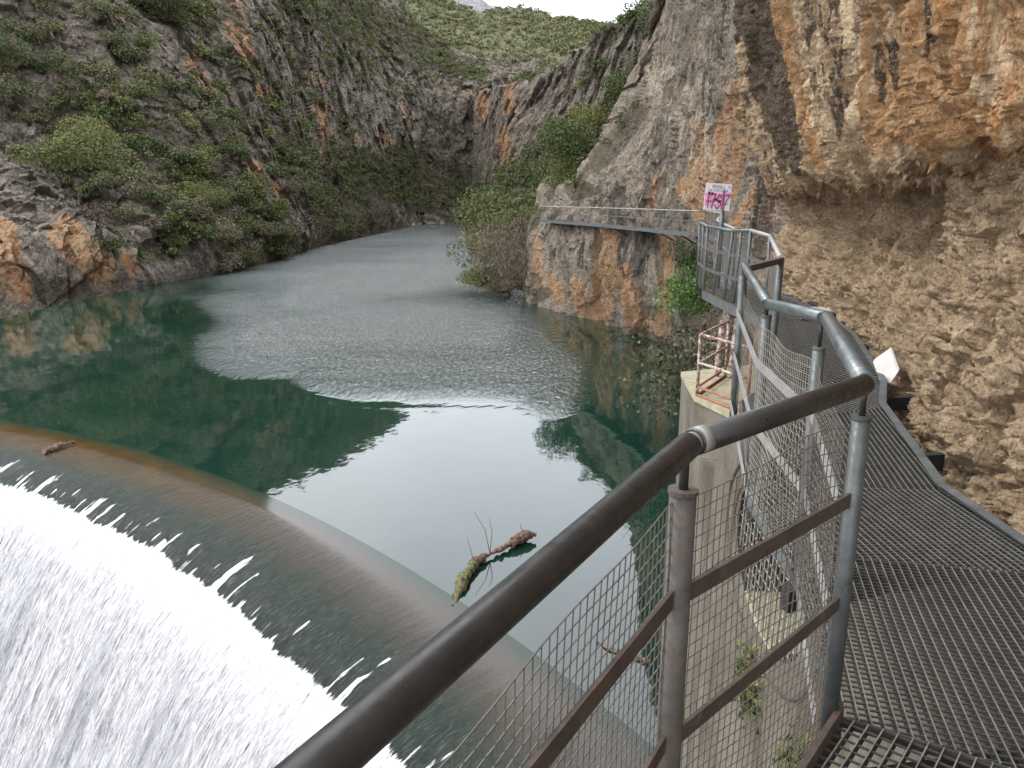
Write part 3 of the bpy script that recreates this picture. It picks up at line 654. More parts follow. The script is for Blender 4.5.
mb = MB(); cx0, cy0 = 3.4, 11.4; prism(mb, [(cx0+(x-cx0)*1.02, cy0+(y-cy0)*1.02) for x, y in K], -1.248, -1.17); mb.build('block_coping', M_conctop, ab)
mb = MB()
for k in range(-9, 10):
    u = k*.12
    if abs(u) < HA:
        hz = HB*math.sqrt(1-(u/HA)**2)*.98; tl = 0
        mb.tube([wp(HC[0]+u, HC[1]+tl-hz, .04), wp(HC[0]+u, HC[1]+tl+hz, .04)], .007, 6)
for k in range(-5, 6):
    v = k*.12
    if abs(v) < HB:
        hx = HA*math.sqrt(1-(v/HB)**2)*.98; mb.tube([wp(HC[0]-hx, HC[1]+v, .055), wp(HC[0]+hx, HC[1]+v, .055)], .007, 6)
mb.build('opening_grille', M_wirel, ab)
mb = MB(); mb.tube([wp(HC[0]+1.22*HA*math.cos(a), HC[1]+1.22*HB*math.sin(a), -.005) for a in np.linspace(0, 2*math.pi, 49)], .02, 6, False); mb.build('iron_ring', M_bar, ab)

xx, yy = np.meshgrid(np.linspace(0, 1, 70), np.linspace(-4, 13, 260))
bx0 = np.interp(yy, [-4, 1.5, 11, 13], [1.9, 2.3, 3.3, 3.4]); bx1 = np.interp(yy, [-4, 3.6, 6, 8, 10, 13], [3.3, 3.0, 3.6, 4.3, 4.9, 5.3])
BG = np.stack([bx0+(bx1-bx0)*xx, yy, -1.5+xx*.8-np.clip(yy-8, 0, 5)*.5], -1); BG[..., 2] += facet(BG*3, 5)*.25+facet(BG*8, 6)*.1
link('rubble_ground', np_mesh('rubble', BG.reshape(-1, 3), quads(260, 70), M_mid, True, {'och': np.zeros(xx.size)}), kind='structure')

# ------------------------------------------------------------------ walkway: grating panels clipped to their outlines
def clip_line(poly, p, d):
    """parameter interval of the line p+t*d inside the convex polygon"""
    t0, t1 = -1e9, 1e9; k = len(poly); ar = sum(poly[i][0]*poly[(i+1) % k][1]-poly[(i+1) % k][0]*poly[i][1] for i in range(k))
    sg = 1 if ar > 0 else -1
    for i in range(k):
        ax, ay = poly[i]; bx, by = poly[(i+1) % k]; nx, ny = -(by-ay)*sg, (bx-ax)*sg
        den = nx*d[0]+ny*d[1]; num = nx*(p[0]-ax)+ny*(p[1]-ay)
        if abs(den) < 1e-9:
            if num < 0: return None
            continue
        t = -num/den
        if den > 0: t0 = max(t0, t)
        else: t1 = min(t1, t)
    return (t0, t1) if t1-t0 > .01 else None
def dirp(x0, y0, x1, y1): a, b = onz(x0, y0), onz(x1, y1); return math.atan2(b.y-a.y, b.x-a.x)
def grating(parent, poly, ang, s1=.034, s2=.05, z=0.0, h1=.036, w1=.004, w2=.006, mat=None):
    mb = MB(); cx = sum(p[0] for p in poly)/len(poly); cy = sum(p[1] for p in poly)/len(poly); R = max(math.hypot(p[0]-cx, p[1]-cy) for p in poly)
    for a, s, w, h, dz in ((ang, s2, w1, h1, -h1/2), (ang+math.pi/2, s1, w2, .006, -.006)):
        d = (math.cos(a), math.sin(a)); q = (-d[1], d[0]); k = int(R/s)+1
        for i in range(-k, k+1):
            p = (cx+q[0]*i*s, cy+q[1]*i*s); t = clip_line(poly, p, d)
            if t:
                mb.cur = 0; mb.bar((p[0]+d[0]*t[0], p[1]+d[1]*t[0], z+dz), (p[0]+d[0]*t[1], p[1]+d[1]*t[1], z+dz), w, h)
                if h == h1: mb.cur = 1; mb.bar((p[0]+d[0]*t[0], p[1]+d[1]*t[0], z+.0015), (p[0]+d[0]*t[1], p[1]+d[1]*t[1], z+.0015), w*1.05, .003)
    for i in range(len(poly)):
        a, b = poly[i], poly[(i+1) % len(poly)]; mb.bar((*a, z-h1/2-.002), (*b, z-h1/2-.002), .005, h1)
    mb.cur = 0
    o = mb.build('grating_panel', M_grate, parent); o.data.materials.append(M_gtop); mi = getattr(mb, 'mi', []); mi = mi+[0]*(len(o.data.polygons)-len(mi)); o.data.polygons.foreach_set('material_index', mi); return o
def g(px, py, z=0.0): p = onz(px, py, z); return (p.x, p.y)
way = empty('metal_walkway', (1.9, 3, 0), 'open steel grating walkway with grey edge channels along the near rock face', 'walkway')
B0 = g(840, 716); S3 = g(1004, 766)
s2a, s2b = g(858, 560), g(1030, 577); s1a, s1b = g(868, 484), g(945, 492)
Cc = (1.29, 3.05); Dd = (1.37, 4.15)
L0 = (B0[0]-.95, B0[1]-1.15)
right = [(2.50, .3), (2.48, 2.2), g(1024, 546), g(945, 491), g(885, 408), g(886, 384), g(856, 338), g(828, 316)]
s2L, s2r, s1L = (1.31, 3.41), (2.50, 3.16), (1.40, 4.34)
k_ = (2.5-B0[0])/(S3[0]-B0[0]); s3r = (2.5, B0[1]+(S3[1]-B0[1])*k_)
E_ = .006
grating(way, [B0, s3r, (2.50, -1.2), (L0[0], -1.2), L0], dirp(894, 731, 872, 768), .042, .042)
grating(way, [(B0[0], B0[1]+E_), (1.19, 2.70), s2L, s2r, (2.5, s3r[1]+E_)], dirp(855, 600, 894, 731), .031, .038)
grating(way, [(s2L[0], s2L[1]+E_), (s2r[0], s2r[1]+E_), right[2], right[3], s1L], dirp(870, 500, 966, 576), .031, .036)
grating(way, [(s1L[0], s1L[1]+E_), (right[3][0], right[3][1]+E_), right[4], (1.80, 5.62)], dirp(870, 410, 932, 488), .031, .036)
grating(way, [(1.80, 5.63), (right[4][0], right[4][1]+E_), (3.5, 6.9), (2.38, 6.95), (1.97, 6.3)], math.radians(112), .04, .05)
grating(way, [(2.38, 6.96), (3.5, 6.91), (4.28, 9.4), (4.5, 10.9), (3.62, 10.6)], math.radians(100), .05, .06)
OUT = [(3.62, 10.6), (3.56, 12.4), (3.58, 14.4)]
grating(way, [(3.62, 10.61), (4.5, 10.91), (4.66, 12.2), OUT[1]], math.radians(100), .05, .06)
grating(way, [(OUT[1][0], OUT[1][1]+.01), (4.68, 12.22), (4.7, 14.6), (3.60, 14.6)], math.radians(92), .05, .06)
for a, b in zip(right[:-1], right[1:]):
    mb = MB(); mb.bar((*a, -.02), (*b, -.02), .012, .13); mb.bar((a[0]-.03, a[1], .045), (b[0]-.03, b[1], .045), .05, .006); mb.build('edge_channel', M_beam, way)
for a, b in ((right[7], (4.68, 12.2)), ((4.68, 12.2), (4.72, 14.6))):
    mb = MB(); mb.bar((*a, -.02), (*b, -.02), .012, .13); mb.build('edge_channel', M_beam, way)
mb = MB(); mb.bar((*L0, -.03), (B0[0], B0[1], -.03), .02, .14); mb.build('rusty_toe_plate', M_rustb if False else M_bar, way)
for a, b in ((B0, Cc), (Cc, Dd), (Dd, (1.95, 6.3)), ((1.95, 6.3), (2.38, 6.95)), ((2.38, 6.95), OUT[0]), (OUT[0], OUT[1]), (OUT[1], OUT[2])):
    mb = MB(); hh_ = .06 if a[1] < 4.5 else .15; mb.bar((a[0]-.01, a[1], -.01-hh_/2), (b[0]-.01, b[1], -.01-hh_/2), .012, hh_); mb.build('edge_channel', M_beam, way)
for (x0, y0, x1, y1) in ((1.0, 2.0, 2.75, 2.3), (1.25, 3.2, 2.8, 3.7), (1.6, 4.9, 3.0, 5.1), (2.0, 6.4, 3.6, 6.7), (3.0, 9, 4.4, 9.1), (3.6, 12.3, 5.1, 12.2), (3.6, 14.3, 5.1, 14.3)):
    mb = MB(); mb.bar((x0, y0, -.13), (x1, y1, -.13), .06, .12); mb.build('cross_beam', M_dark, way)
mb = MB(); c = g(800, 299); 
for k in range(9): mb.bar((4.05+.11*k, 10.6, .05), (4.35+.11*k, 11.6, .05), .09, .03)
mb.build('slatted_ramp', M_white, way)

# ------------------------------------------------------------------ guardrails
def lerp(a, b, t): return a+(b-a)*t
def mesh_panel(parent, a, b, zt=.98, zb=.03, sp=.045, r=.0014, wob=.012, mat=None, sides=3, seed=0, wave=.03, spu=None):
    """woven wire panel between two plan points, slightly slack"""
    a = Vector(a); b = Vector(b); L = (b-a).length; nrm = Vector((b.y-a.y, a.x-b.x, 0)).normalized() if L else Vector((1, 0, 0))
    rd = random.Random(seed); ph = [rd.uniform(0, 6.28) for _ in range(6)]
    def pt(u, z):
        q = lerp(a, b, u/L); t = u/L; zz = z
        env = math.sin(math.pi*min(max(t, 0), 1))
        off = wob*(math.sin(5.1*t+ph[0]+z*3)+.6*math.sin(11*t+ph[1]+z*7))*(.3+.7*env)+.012*math.sin(z*5+ph[2])*env
        dz = wave*env*math.sin(3.0*t+ph[3])*(z/1.0)+.006*math.sin(u*9+ph[4])
        du = .012*math.sin(z*6+ph[5]+u*2)*env
        dv = (b-a).normalized()*du
        return Vector((q.x, q.y, lerp(a.z, b.z, t)+zz+dz))+nrm*off+Vector((dv.x, dv.y, 0))
    mb = MB(); nv = int((zt-zb)/sp); nu = max(2, int(L/(spu or sp))); seg = max(3, int(L/.09)); segv = 9
    for j in range(nv+1):
        z = zb+(zt-zb)*j/nv; mb.tube([pt(L*i/seg, z) for i in range(seg+1)], r, sides, False)
    for i in range(nu+1):
        u = L*i/nu; mb.tube([pt(u, zb+(zt-zb)*j/segv) for j in range(segv+1)], r, sides, False)
    return mb.build('wire_mesh', mat or M_wire, parent)
def post(parent, p, zb, zt, r=.024, pin=True, ztop=1.13, mat=None, lean=(0, 0)):
    mb = MB(); b = Vector((p[0], p[1], zb)); t = Vector((p[0]+lean[0], p[1]+lean[1], zt)); mb.tube([b, t], r, 14)
    o = mb.build('post', mat or M_post, parent, smooth=True)
    if pin:
        mb = MB(); mb.tube([t, (t.x, t.y, ztop)], r*.36, 8); mb.build('pin', M_rail, o_fix(o), smooth=True)
    mb = MB(); mb.tube([t-Vector((0, 0, .004)), t+Vector((0, 0, .006))], r*1.12, 14); mb.build('cap', mat or M_post, o)
    return o
def o_fix(o): return o
def flat(parent, a, b, h=.045, w=.008, mat=None): 
    mb = MB(); mb.bar(a, b, w, h); return mb.build('flat_bar', mat or M_bar, parent)

RA, RB_, RC, RD, RE = at(690, 444, 1.61), at(866, 384, 2.18), at(827, 318, 3.22), at(769, 304, 4.22), at(744, 266, 6.3)
RZ = at(319, 768, .68); RY = RZ+(RZ-RA)*1.1
near = empty('near_guardrail', (RA.x, RA.y, 0), 'closest guardrail with thick dark handrail, rusty flat bars and slack wire mesh', 'guardrail', None)
mb = MB(); mb.tube([RY, RZ, RA-(RA-RZ).normalized()*.01], 0.0298, 28); mb.build('handrail', M_rail, near, smooth=True)
d = (RB_-RA).normalized()
mb = MB(); mb.tube([RA+d*.012, RB_-d*.01], 0.0298, 28); mb.build('handrail', M_rail, near, smooth=True)
mb = MB(); mb.tube([RA-(RA-RZ).normalized()*.02, RA, RA+d*.03], .026, 16); mb.tube([RA+d*.02+Vector((0, 0, .002)), RA+d*.055+Vector((0, 0, .002))], [.0312, .0312], 20); mb.build('weld_joint', M_barg, near, smooth=True)
PA = (at(681, 500, 1.63).x, 1.63); PB = (at(863, 420, 2.2).x-.005, 2.2)
post(near, PA, -.6, 1.01, .031, True, RA.z, M_post, (.004, 0)); post(near, PB, -.1, 1.02, .027, True, RB_.z, M_postg)
PZ = (RZ.x-.30, RZ.y-.50)
post(near, PZ, -.6, 1.01, .031, True, 1.13, M_post)
for z0, z1 in ((.755, .765), (.37, .42)):
    flat(near, (PZ[0], PZ[1], z0), (PA[0], PA[1], z0), .045, .010); flat(near, (PA[0]+.02, PA[1], z0), (PB[0]-.01, PB[1]-.01, z1), .045, .010)
mesh_panel(near, (PZ[0]-.03, PZ[1], 0), (PA[0]-.0, PA[1]+.034, 0), .985, -.3, .036, .0017, .016, None, 4, 3, .05, .028)
mesh_panel(near, (PA[0]+.02, PA[1]+.036, 0), (PB[0], PB[1]+.032, 0), .975, -.3, .036, .0017, .012, None, 4, 9, .05, .026)

mid = empty('bend_guardrail', (RC.x, RC.y, 0), 'grey guardrail with bulging wire mesh where the walkway bends, directly behind the closest post', 'guardrail', None)
pts = [RB_, RC, RD, RE]
for a, b in zip(pts[:-1], pts[1:]):
    d = (b-a).normalized(); mb = MB(); mb.tube([a+d*.012, b-d*.006], .030, 22); mb.build('handrail', M_railg, mid, smooth=True)
for p in (RC, RD):
    mb = MB(); mb.tube([p+Vector((-.03, .0, 0)), p+Vector((.03, .01, 0))], .024, 14); mb.build('weld_joint', M_dark, mid, smooth=True)
PC = at(824, 345, 3.24); PD = at(767, 310, 4.24); PE = at(743, 275, 6.3)
post(mid, (PC.x-.02, PC.y), -.07, 1.03, .026, True, RC.z, M_postg); post(mid, (PD.x, PD.y), -.2, 1.02, .028, True, RD.z, M_postg); post(mid, (PE.x, PE.y), -.35, 1.06, .032, True, RE.z, M_postg)
prs = [((PB[0], PB[1]+.03), (PC.x, PC.y)), ((PC.x, PC.y), (PD.x, PD.y)), ((PD.x, PD.y), (PE.x, PE.y))]
for i, (a, b) in enumerate(prs):
    for z in (.74, .38, -.04): flat(mid, (a[0]-.03, a[1], z), (b[0]-.03, b[1], z+.01), .05, .008, M_barg)
    mesh_panel(mid, (a[0]-.035+.05*(i == 2), a[1], 0), (b[0]-.035+.05*(i == 2), b[1], 0), .97 if i < 2 else .9, .0, .036 if i < 2 else .055, .0013, .014 if i < 2 else .004, M_wirel if i == 1 else M_wire, 3, 20+i, .03)

look = empty('lookout_guardrail', (3.6, 12, 0), 'blue-grey guardrail curving round the small platform beside the pink sprayed sign', 'guardrail', None)
RF, RG, RH, RI, RJ = at(781, 258, 6.95), at(770, 236, 10.9), at(751, 230.5, 12.1), at(733, 231, 13.0), at(708, 226.5, 14.6)
RK = at(700, 223, 15.6)
mb = MB(); mb.bar(RE+Vector((.03, 0, -.02)), RF+Vector((0, 0, -.02)), .05, .05); mb.build('rusty_crosspiece', M_bar, look)
for a, b in zip([RF, RG, RH, RI, RJ], [RG, RH, RI, RJ, RK]):
    mb = MB(); mb.tube([a, b], .028, 14); mb.build('handrail', M_barg if b is RG or b is RH else M_railg, look, smooth=True)
bot = [(2.38, 6.95), (3.62, 10.9), (3.66, 12.1), (3.58, 13.0), (3.58, 14.4), (3.75, 15.6)]
tops = [RF, RG, RH, RI, RJ, RK]
for i in range(6):
    mb = MB(); mb.tube([(bot[i][0], bot[i][1], -.15), tops[i]], .026 if i else .032, 10); mb.build('post', M_postg, look, smooth=True)
for i in range(2, 5):
    for f_ in (.5,):
        a = Vector((*bot[i], -.15)).lerp(Vector((*bot[i+1], -.15)), f_) if i < 5 else None; b = tops[i].lerp(tops[i+1], f_)
        mb = MB(); mb.tube([a, b], .022, 8); mb.build('post', M_postg, look, smooth=True)
for i in range(5):
    for z in (.74, .38):
        a = Vector((*bot[i], -.15)).lerp(tops[i], (z+.15)/1.28); b = Vector((*bot[i+1], -.15)).lerp(tops[i+1], (z+.15)/1.28)
        flat(look, a, b, .05, .01, M_beam)
    mesh_panel(look, (*bot[i], 0), (*bot[i+1], 0), 1.0, .0, .07, .002, .008, M_wire, 3, 30+i, .0)

# ------------------------------------------------------------------ far catwalk along the cliff
CW = [(4.2, 14.7), (4.75, 17.5), (5.6, 21.5), (7.2, 27), (8.7, 33), (9.6, 39)]
pxs_ = [(690, 231, 41.5), (670, 229.5, 43.5), (648, 226.5, 47.5), (625, 225, 51), (600, 223.5, 56), (580, 222.5, 59.5), (560, 220, 63.5), (541, 218, 68.5)]
for x, y, f_ in pxs_: p = at(x, y, f_*.945); CW.append((p.x, p.y))
cat = empty('cliff_catwalk', (CW[6][0], CW[6][1], 0), 'long narrow blue-grey catwalk with mesh guardrail bolted to the cliff above the water', 'catwalk')
for i in range(len(CW)-1):
    a, b = Vector((*CW[i], 0)), Vector((*CW[i+1], 0)); d = (b-a).normalized(); q = Vector((d.y, -d.x, 0))
    zo = -.05; A_, B_ = a+Vector((0, 0, zo)), b+Vector((0, 0, zo))
    mb = MB(); mb.bar(A_, B_, .05, .22); mb.build('edge_beam', M_beam, cat)
    mb = MB(); mb.bar(A_+q*.55, B_+q*.55, 1.0, .03); mb.build('deck_plate', M_grate, cat)
    mb = MB(); mb.tube([a+Vector((0, 0, 1.1)), b+Vector((0, 0, 1.1))], .03, 8); mb.build('handrail', M_barg, cat, smooth=True)
    mb = MB(); mb.tube([a+Vector((0, 0, .6)), b+Vector((0, 0, .6))], .018, 6); mb.build('mid_rail', M_beam, cat)
    L = (b-a).length; k = max(1, round(L/1.6))
    for j in range(k):
        p = a.lerp(b, j/k); mb = MB(); mb.tube([p+Vector((0, 0, -.05)), p+Vector((0, 0, 1.1))], .024, 6); mb.build('post', M_beam, cat)
    mb = MB(); p = a.lerp(b, .5); mb.bar(p+Vector((0, 0, -.12)), p+q*1.6+Vector((0, 0, -.12)), .08, .1); mb.bar(p+q*.1+Vector((0, 0, -.16)), p+q*1.6+Vector((0, 0, -.9)), .06, .06); mb.build('bracket', M_dark, cat)
    mesh_panel(cat, a, b, 1.05, .0, .12, .0022, .0, M_wire, 3, 60+i, 0)

# ------------------------------------------------------------------ warning sign
sg = empty('warning_sign', (at(722, 211, 14.9).x, 14.9, 0), 'square white warning sign sprayed with pink paint on a grey post', 'sign')
st_, sb_ = at(718, 184, 14.85), at(717, 211, 14.85)
W2 = (at(731, 197, 14.85).x-at(705, 197, 14.85).x)/2; H2 = (st_.z-sb_.z)/2; cxs = at(717.7, 197, 14.85)
tilt = Matrix.Rotation(math.radians(3.5), 3, 'Y'); Mz = tilt
def sp(u, v, dep=0.0): return cxs+Mz@Vector((u*W2, -dep, v*H2))
mb = MB(); mb.box(cxs, (2*W2, .012, 2*H2), Mz); mb.build('panel', plain('sign_white', (.78, .77, .80), (.84, .84, .86), .45, 0, 3, .0003), sg)
mb = MB(); mb.tube([(at(722, 212, 14.9).x, 14.88, -.1), (at(722, 212, 14.9).x, 14.88, cxs.z+.1)], .045, 10); mb.build('post', M_beam, sg, smooth=True)
M_txt = plain('sign_grey_print', (.30, .28, .32), (.36, .33, .38), .6)
def text(s, u, v, size, width=1.0):
    cu = bpy.data.curves.new('lettering', 'FONT'); cu.body = s; cu.align_x = 'CENTER'; cu.align_y = 'CENTER'; cu.size = size; cu.extrude = .001; cu.offset = size*.02
    o = bpy.data.objects.new('tmp', cu); COL.objects.link(o); bpy.context.view_layer.update()
    me = bpy.data.meshes.new_from_object(o); bpy.data.objects.remove(o)
    R = Mz.to_4x4()@Matrix.Rotation(math.pi/2, 4, 'X')@Matrix.Scale(width, 4, (1, 0, 0))
    me.transform(Matrix.Translation(sp(u, v, .009)-Vector(sg.location))@R); me.materials.clear(); me.materials.append(M_txt); link('lettering', me, sg)
text('PERILL', .0, .74, H2*.36); text('DE LLISCADES', -.02, .48, H2*.22, 1.1)
mb = MB()
ring = [sp(.80+.07*math.cos(a), .76+.08*math.sin(a), .010) for a in np.linspace(0, 2*math.pi, 13)]; mb.tube(ring, .006, 5, False); mb.build('round_symbol', M_txt, sg)
M_pink = plain('faded_pink_spray', (.72, .28, .48), (.80, .44, .60), .6, 0, 30, .0001); M_mag = plain('magenta_spray', (.30, .04, .17), (.42, .08, .26), .6, 0, 30, .0001)
def strokes(name, SS_, wd, mat, dep):
    mb = MB()
    for s_ in SS_:
        for a, b in zip(s_[:-1], s_[1:]):
            A_, B_ = sp(*a, dep), sp(*b, dep); e = (B_-A_).normalized()*wd*.35; mb.bar(A_-e, B_+e, .003, wd, Vector((0, 0, 1))) if abs((B_-A_).normalized().z) < .9 else mb.bar(A_-e, B_+e, wd, .003, Vector((0, 1, 0)))
        dep += .0012
    mb.build(name, mat, sg)
strokes('spray_paint', [[(-.92, .1), (-.70, .25), (-.45, .2), (-.2, .2)], [(-.85, -.6), (-.72, .1)], [(-.9, -.25), (-.3, -.35)], [(-.5, .1), (-.45, -.7)], [(.0, .15), (-.25, -.2), (.15, -.3), (.0, -.8)], [(.35, .2), (.4, -.85)], [(.1, .15), (.9, .25)]], .06, M_pink, .008)
strokes('spray_lettering', [[(-.72, .12), (-.72, -.85)], [(-.74, .1), (-.2, .2), (-.42, -.85)], [(-.85, -.35), (-.3, -.33)], [(.1, .2), (-.1, -.25), (.25, -.25), (.28, -.55), (.0, -.88), (-.2, -.6)], [(.1, .15), (.3, -.1)], [(.42, .5), (.40, -.9)], [(.1, .1), (.88, .18), (.68, -.2), (.62, -.55)]], .02, M_mag, .019)

# ------------------------------------------------------------------ rusty ladder rail on the concrete block
lad = empty('ladder_railing', (2.9, 11.0, -1.17), 'rusty white-painted pipe railing standing on the concrete block beneath the walkway', 'railing')
zb = -1.17
def lp(px, py, fw): return at(px, py, fw)
T = [lp(700, 337, 10.9), lp(735, 320, 11.9), lp(735, 347, 9.9)]
Bt = [onz(697, 396, zb)]
c0 = Vector((Bt[0].x, Bt[0].y, zb)); c1 = Vector((c0.x+.75, c0.y+1.25, zb)); c2 = Vector((c0.x+.42, c0.y-1.05, zb))
Hh = .92
for c_ in (c0, c1, c2):
    mb = MB(); mb.tube([c_, c_+Vector((0, 0, Hh))], .024, 10); mb.build('upright', M_rust if c_ is not c2 else M_rustb, lad, smooth=True)
for z, mt in ((Hh, M_rust), (.50, M_rust), (.14, M_rustb), (.02, M_rustb)):
    for a, b in ((c0, c2), (c0, c1)):
        mb = MB(); mb.tube([a+Vector((0, 0, z)), b+Vector((0, 0, z))], .02, 10); mb.build('rail', mt, lad, smooth=True)
for (x, y, zt) in ((3.55, 12.2, -.2), (3.35, 12.3, -.25)):
    o = MB(); o.tube([(x, y, -1.2), (x+.06, y, zt)], .05, 9); o.build('timber_prop', M_rust, lad)

# pale board wedged between the walkway edge and the rock
bd = MB(); b0 = at(884, 372, 6.9); vs = [at(873, 362, 7.3), at(890, 350, 7.3), at(898, 372, 6.95), at(884, 392, 6.9)]
th = Vector((.03, .04, .02)); bd.add(vs+[v+th for v in vs], [(0, 1, 2, 3), (7, 6, 5, 4), (0, 4, 5, 1), (1, 5, 6, 2), (2, 6, 7, 3), (3, 7, 4, 0)])
bd.build('leaning_board', M_white, None, label='pale weathered board wedged between the walkway edge and the rock face', cat='board')

# ------------------------------------------------------------------ driftwood
def log(name, pts, rs, mat, label, cat, twigs=(), mat2=None):
    e = empty(name, pts[0], label, cat); rd = random.Random(5)
    P_ = [Vector(p) for p in pts]; fine = []; rr = []
    for i in range(len(P_)-1):
        for k in range(8):
            t = k/8; fine.append(P_[i].lerp(P_[i+1], t)+Vector([rd.uniform(-1, 1)*.03 for _ in range(3)])); rr.append((rs[i]*(1-t)+rs[i+1]*t)*rd.uniform(.6, 1.35))
    h_ = len(fine)//3
    mb = MB(); mb.tube(fine[h_-1:], rr[h_-1:], 9); mb.build('trunk', mat, e, smooth=False)
    mb = MB(); mb.tube(fine[:h_], rr[:h_], 9); mb.build('mossy_end', mat2 or mat, e, smooth=False)
    for tw in twigs: mb = MB(); mb.tube(tw, [.012, .008, .004][:len(tw)], 5); mb.build('twig', mat, e)
lg = [onz(452, 606, WZ)+Vector((0, 0, -.05)), onz(463, 585, WZ)+Vector((0, 0, .08)), onz(474, 567, WZ)+Vector((0, 0, .13)), onz(490, 558, WZ)+Vector((0, 0, .12)), onz(510, 549, WZ)+Vector((0, 0, .12)), onz(524, 542, WZ)+Vector((0, 0, .16)), onz(537, 540, WZ)+Vector((0, 0, .14))]
log('driftwood_log', lg, [.04, .13, .12, .05, .08, .14, .05], M_bark, 'knotty brown driftwood trunk with a mossy end stranded on the weir crest', 'driftwood',
    [[lg[3], lg[3]+Vector((-.12, .15, .55)), lg[3]+Vector((-.38, .2, 1.0))], [lg[2], lg[2]+Vector((-.1, .1, .35)), lg[2]+Vector((-.16, .1, .6))], [lg[3], lg[3]+Vector((.05, .2, .5)), lg[3]+Vector((-.03, .3, .8))], [lg[5], lg[5]+Vector((-.1, .05, .3))]], M_moss)
b1_ = onz(44, 452, WZ); b2_ = onz(75, 444, WZ)
log('fallen_branch', [b1_+Vector((0, 0, .02)), b1_.lerp(b2_, .5)+Vector((0, 0, .08)), b2_+Vector((0, 0, .1))], [.10, .09, .05], M_bark, 'short dark branch lying on the brown weir crest at the left', 'driftwood')
c1_, c2_, c3_ = onz(596, 643, WZ), onz(622, 655, WZ), onz(652, 664, WZ)
log('floating_stick', [c1_+Vector((0, 0, .02)), c2_+Vector((0, 0, .05)), c3_+Vector((0, 0, .03))], [.02, .03, .05], M_bark, 'thin pale stick floating beside the concrete abutment', 'stick')

# boom across the far water
bo = empty('floating_boom', onz(430, 226, WZ), 'thin pale floating boom line across the far water with one white float', 'boom')
pts = [onz(x, y, WZ)+Vector((0, 0, .12)) for x, y in ((392, 225.2), (410, 226), (430, 227), (450, 228.2), (476, 230))]
mb = MB(); mb.tube(pts, .12, 6); mb.build('line', M_rust, bo); mb = MB()
q = onz(413, 225.6, WZ); mb.tube([q, q+Vector((0, 0, .3)), q+Vector((0, 0, .8))], [.2, .45, .15], 8); mb.build('float', M_white, bo)

# ------------------------------------------------------------------ vegetation
def leaf_cloud(cent, size, R, tint, squash=.8, k=3):
    """triangles/quads of random orientation at the centres; returns verts, faces, tint per vertex"""
    m_ = len(cent)
    n1 = R.normal(size=(m_, 3)); n1 /= np.linalg.norm(n1, axis=1, keepdims=True)
    n2 = R.normal(size=(m_, 3)); n2 -= n1*(n1*n2).sum(1, keepdims=True); n2 /= np.linalg.norm(n2, axis=1, keepdims=True)
    s_ = size if np.ndim(size) else np.full(m_, size)
    s_ = s_[:, None]*R.uniform(.6, 1.4, (m_, 1))
    V = np.stack([cent-n1*s_*.5-n2*s_*.35, cent+n1*s_*.5-n2*s_*.35, cent+n2*s_*.65], 1)
    return V.reshape(-1, 3), np.arange(m_*3).reshape(-1, 3), np.repeat(tint, 3)
def bush_centres(R, m_, lobes=7, flat=.75):
    L = R.normal(size=(lobes, 3))*np.array([.5, .5, .3]); L[:, 2] = np.abs(L[:, 2])+.25
    lr = R.uniform(.28, .55, lobes); w = lr**2/np.sum(lr**2); i = R.choice(lobes, m_, p=w)
    d = R.normal(size=(m_, 3)); d /= np.linalg.norm(d, axis=1, keepdims=True)
    rr = R.uniform(.55, 1.08, (m_, 1))
    c = L[i]+d*lr[i][:, None]*rr; c[:, 2] *= flat
    tl = R.uniform(-.14, .14, lobes)[i]
    return c, tl
def shrub_mesh(name, mat, seed, m_=420, size=.14, lobes=8, flat=.8, base=.5):
    R = np.random.default_rng(seed); c, tl = bush_centres(R, m_, lobes, flat)
    V, Fc, T = leaf_cloud(c, size, R, base+tl+R.uniform(-.22, .22, m_))
    return np_mesh(name, V, Fc, mat, False, {'tint': T})
def limbs_mesh(name, seed, mat, h=1.0, spread=.6, levels=4, r0=.03, kids=3):
    rd = random.Random(seed); mb = MB()
    def go(p, d, L, r, lv):
        q = p+d*L*.5+Vector([rd.uniform(-1, 1)*L*.08 for _ in range(3)]); e = p+d*L
        mb.tube([p, q, e], [r, r*.8, r*.6], 4 if lv < 3 else 5, False)
        if lv <= 0: return
        for k in range(kids+(lv == levels)):
            dd = (d+Vector([rd.uniform(-1, 1)*spread for _ in range(3)])+Vector((0, 0, .15))).normalized()
            go(e if k else q, dd, L*rd.uniform(.55, .85), r*.58, lv-1)
    for k in range(3):
        go(Vector((rd.uniform(-.05, .05), rd.uniform(-.05, .05), -.05)), Vector((rd.uniform(-.45, .45), rd.uniform(-.45, .45), 1)).normalized(), h*.36, r0, levels)
    me = bpy.data.meshes.new(name); me.from_pydata(mb.v, [], mb.f); me.materials.append(mat); me.update()
    a = me.attributes.new('tint', 'FLOAT', 'POINT'); a.data.foreach_set('value', np.full(len(me.vertices), .5, dtype=np.float32)); return me

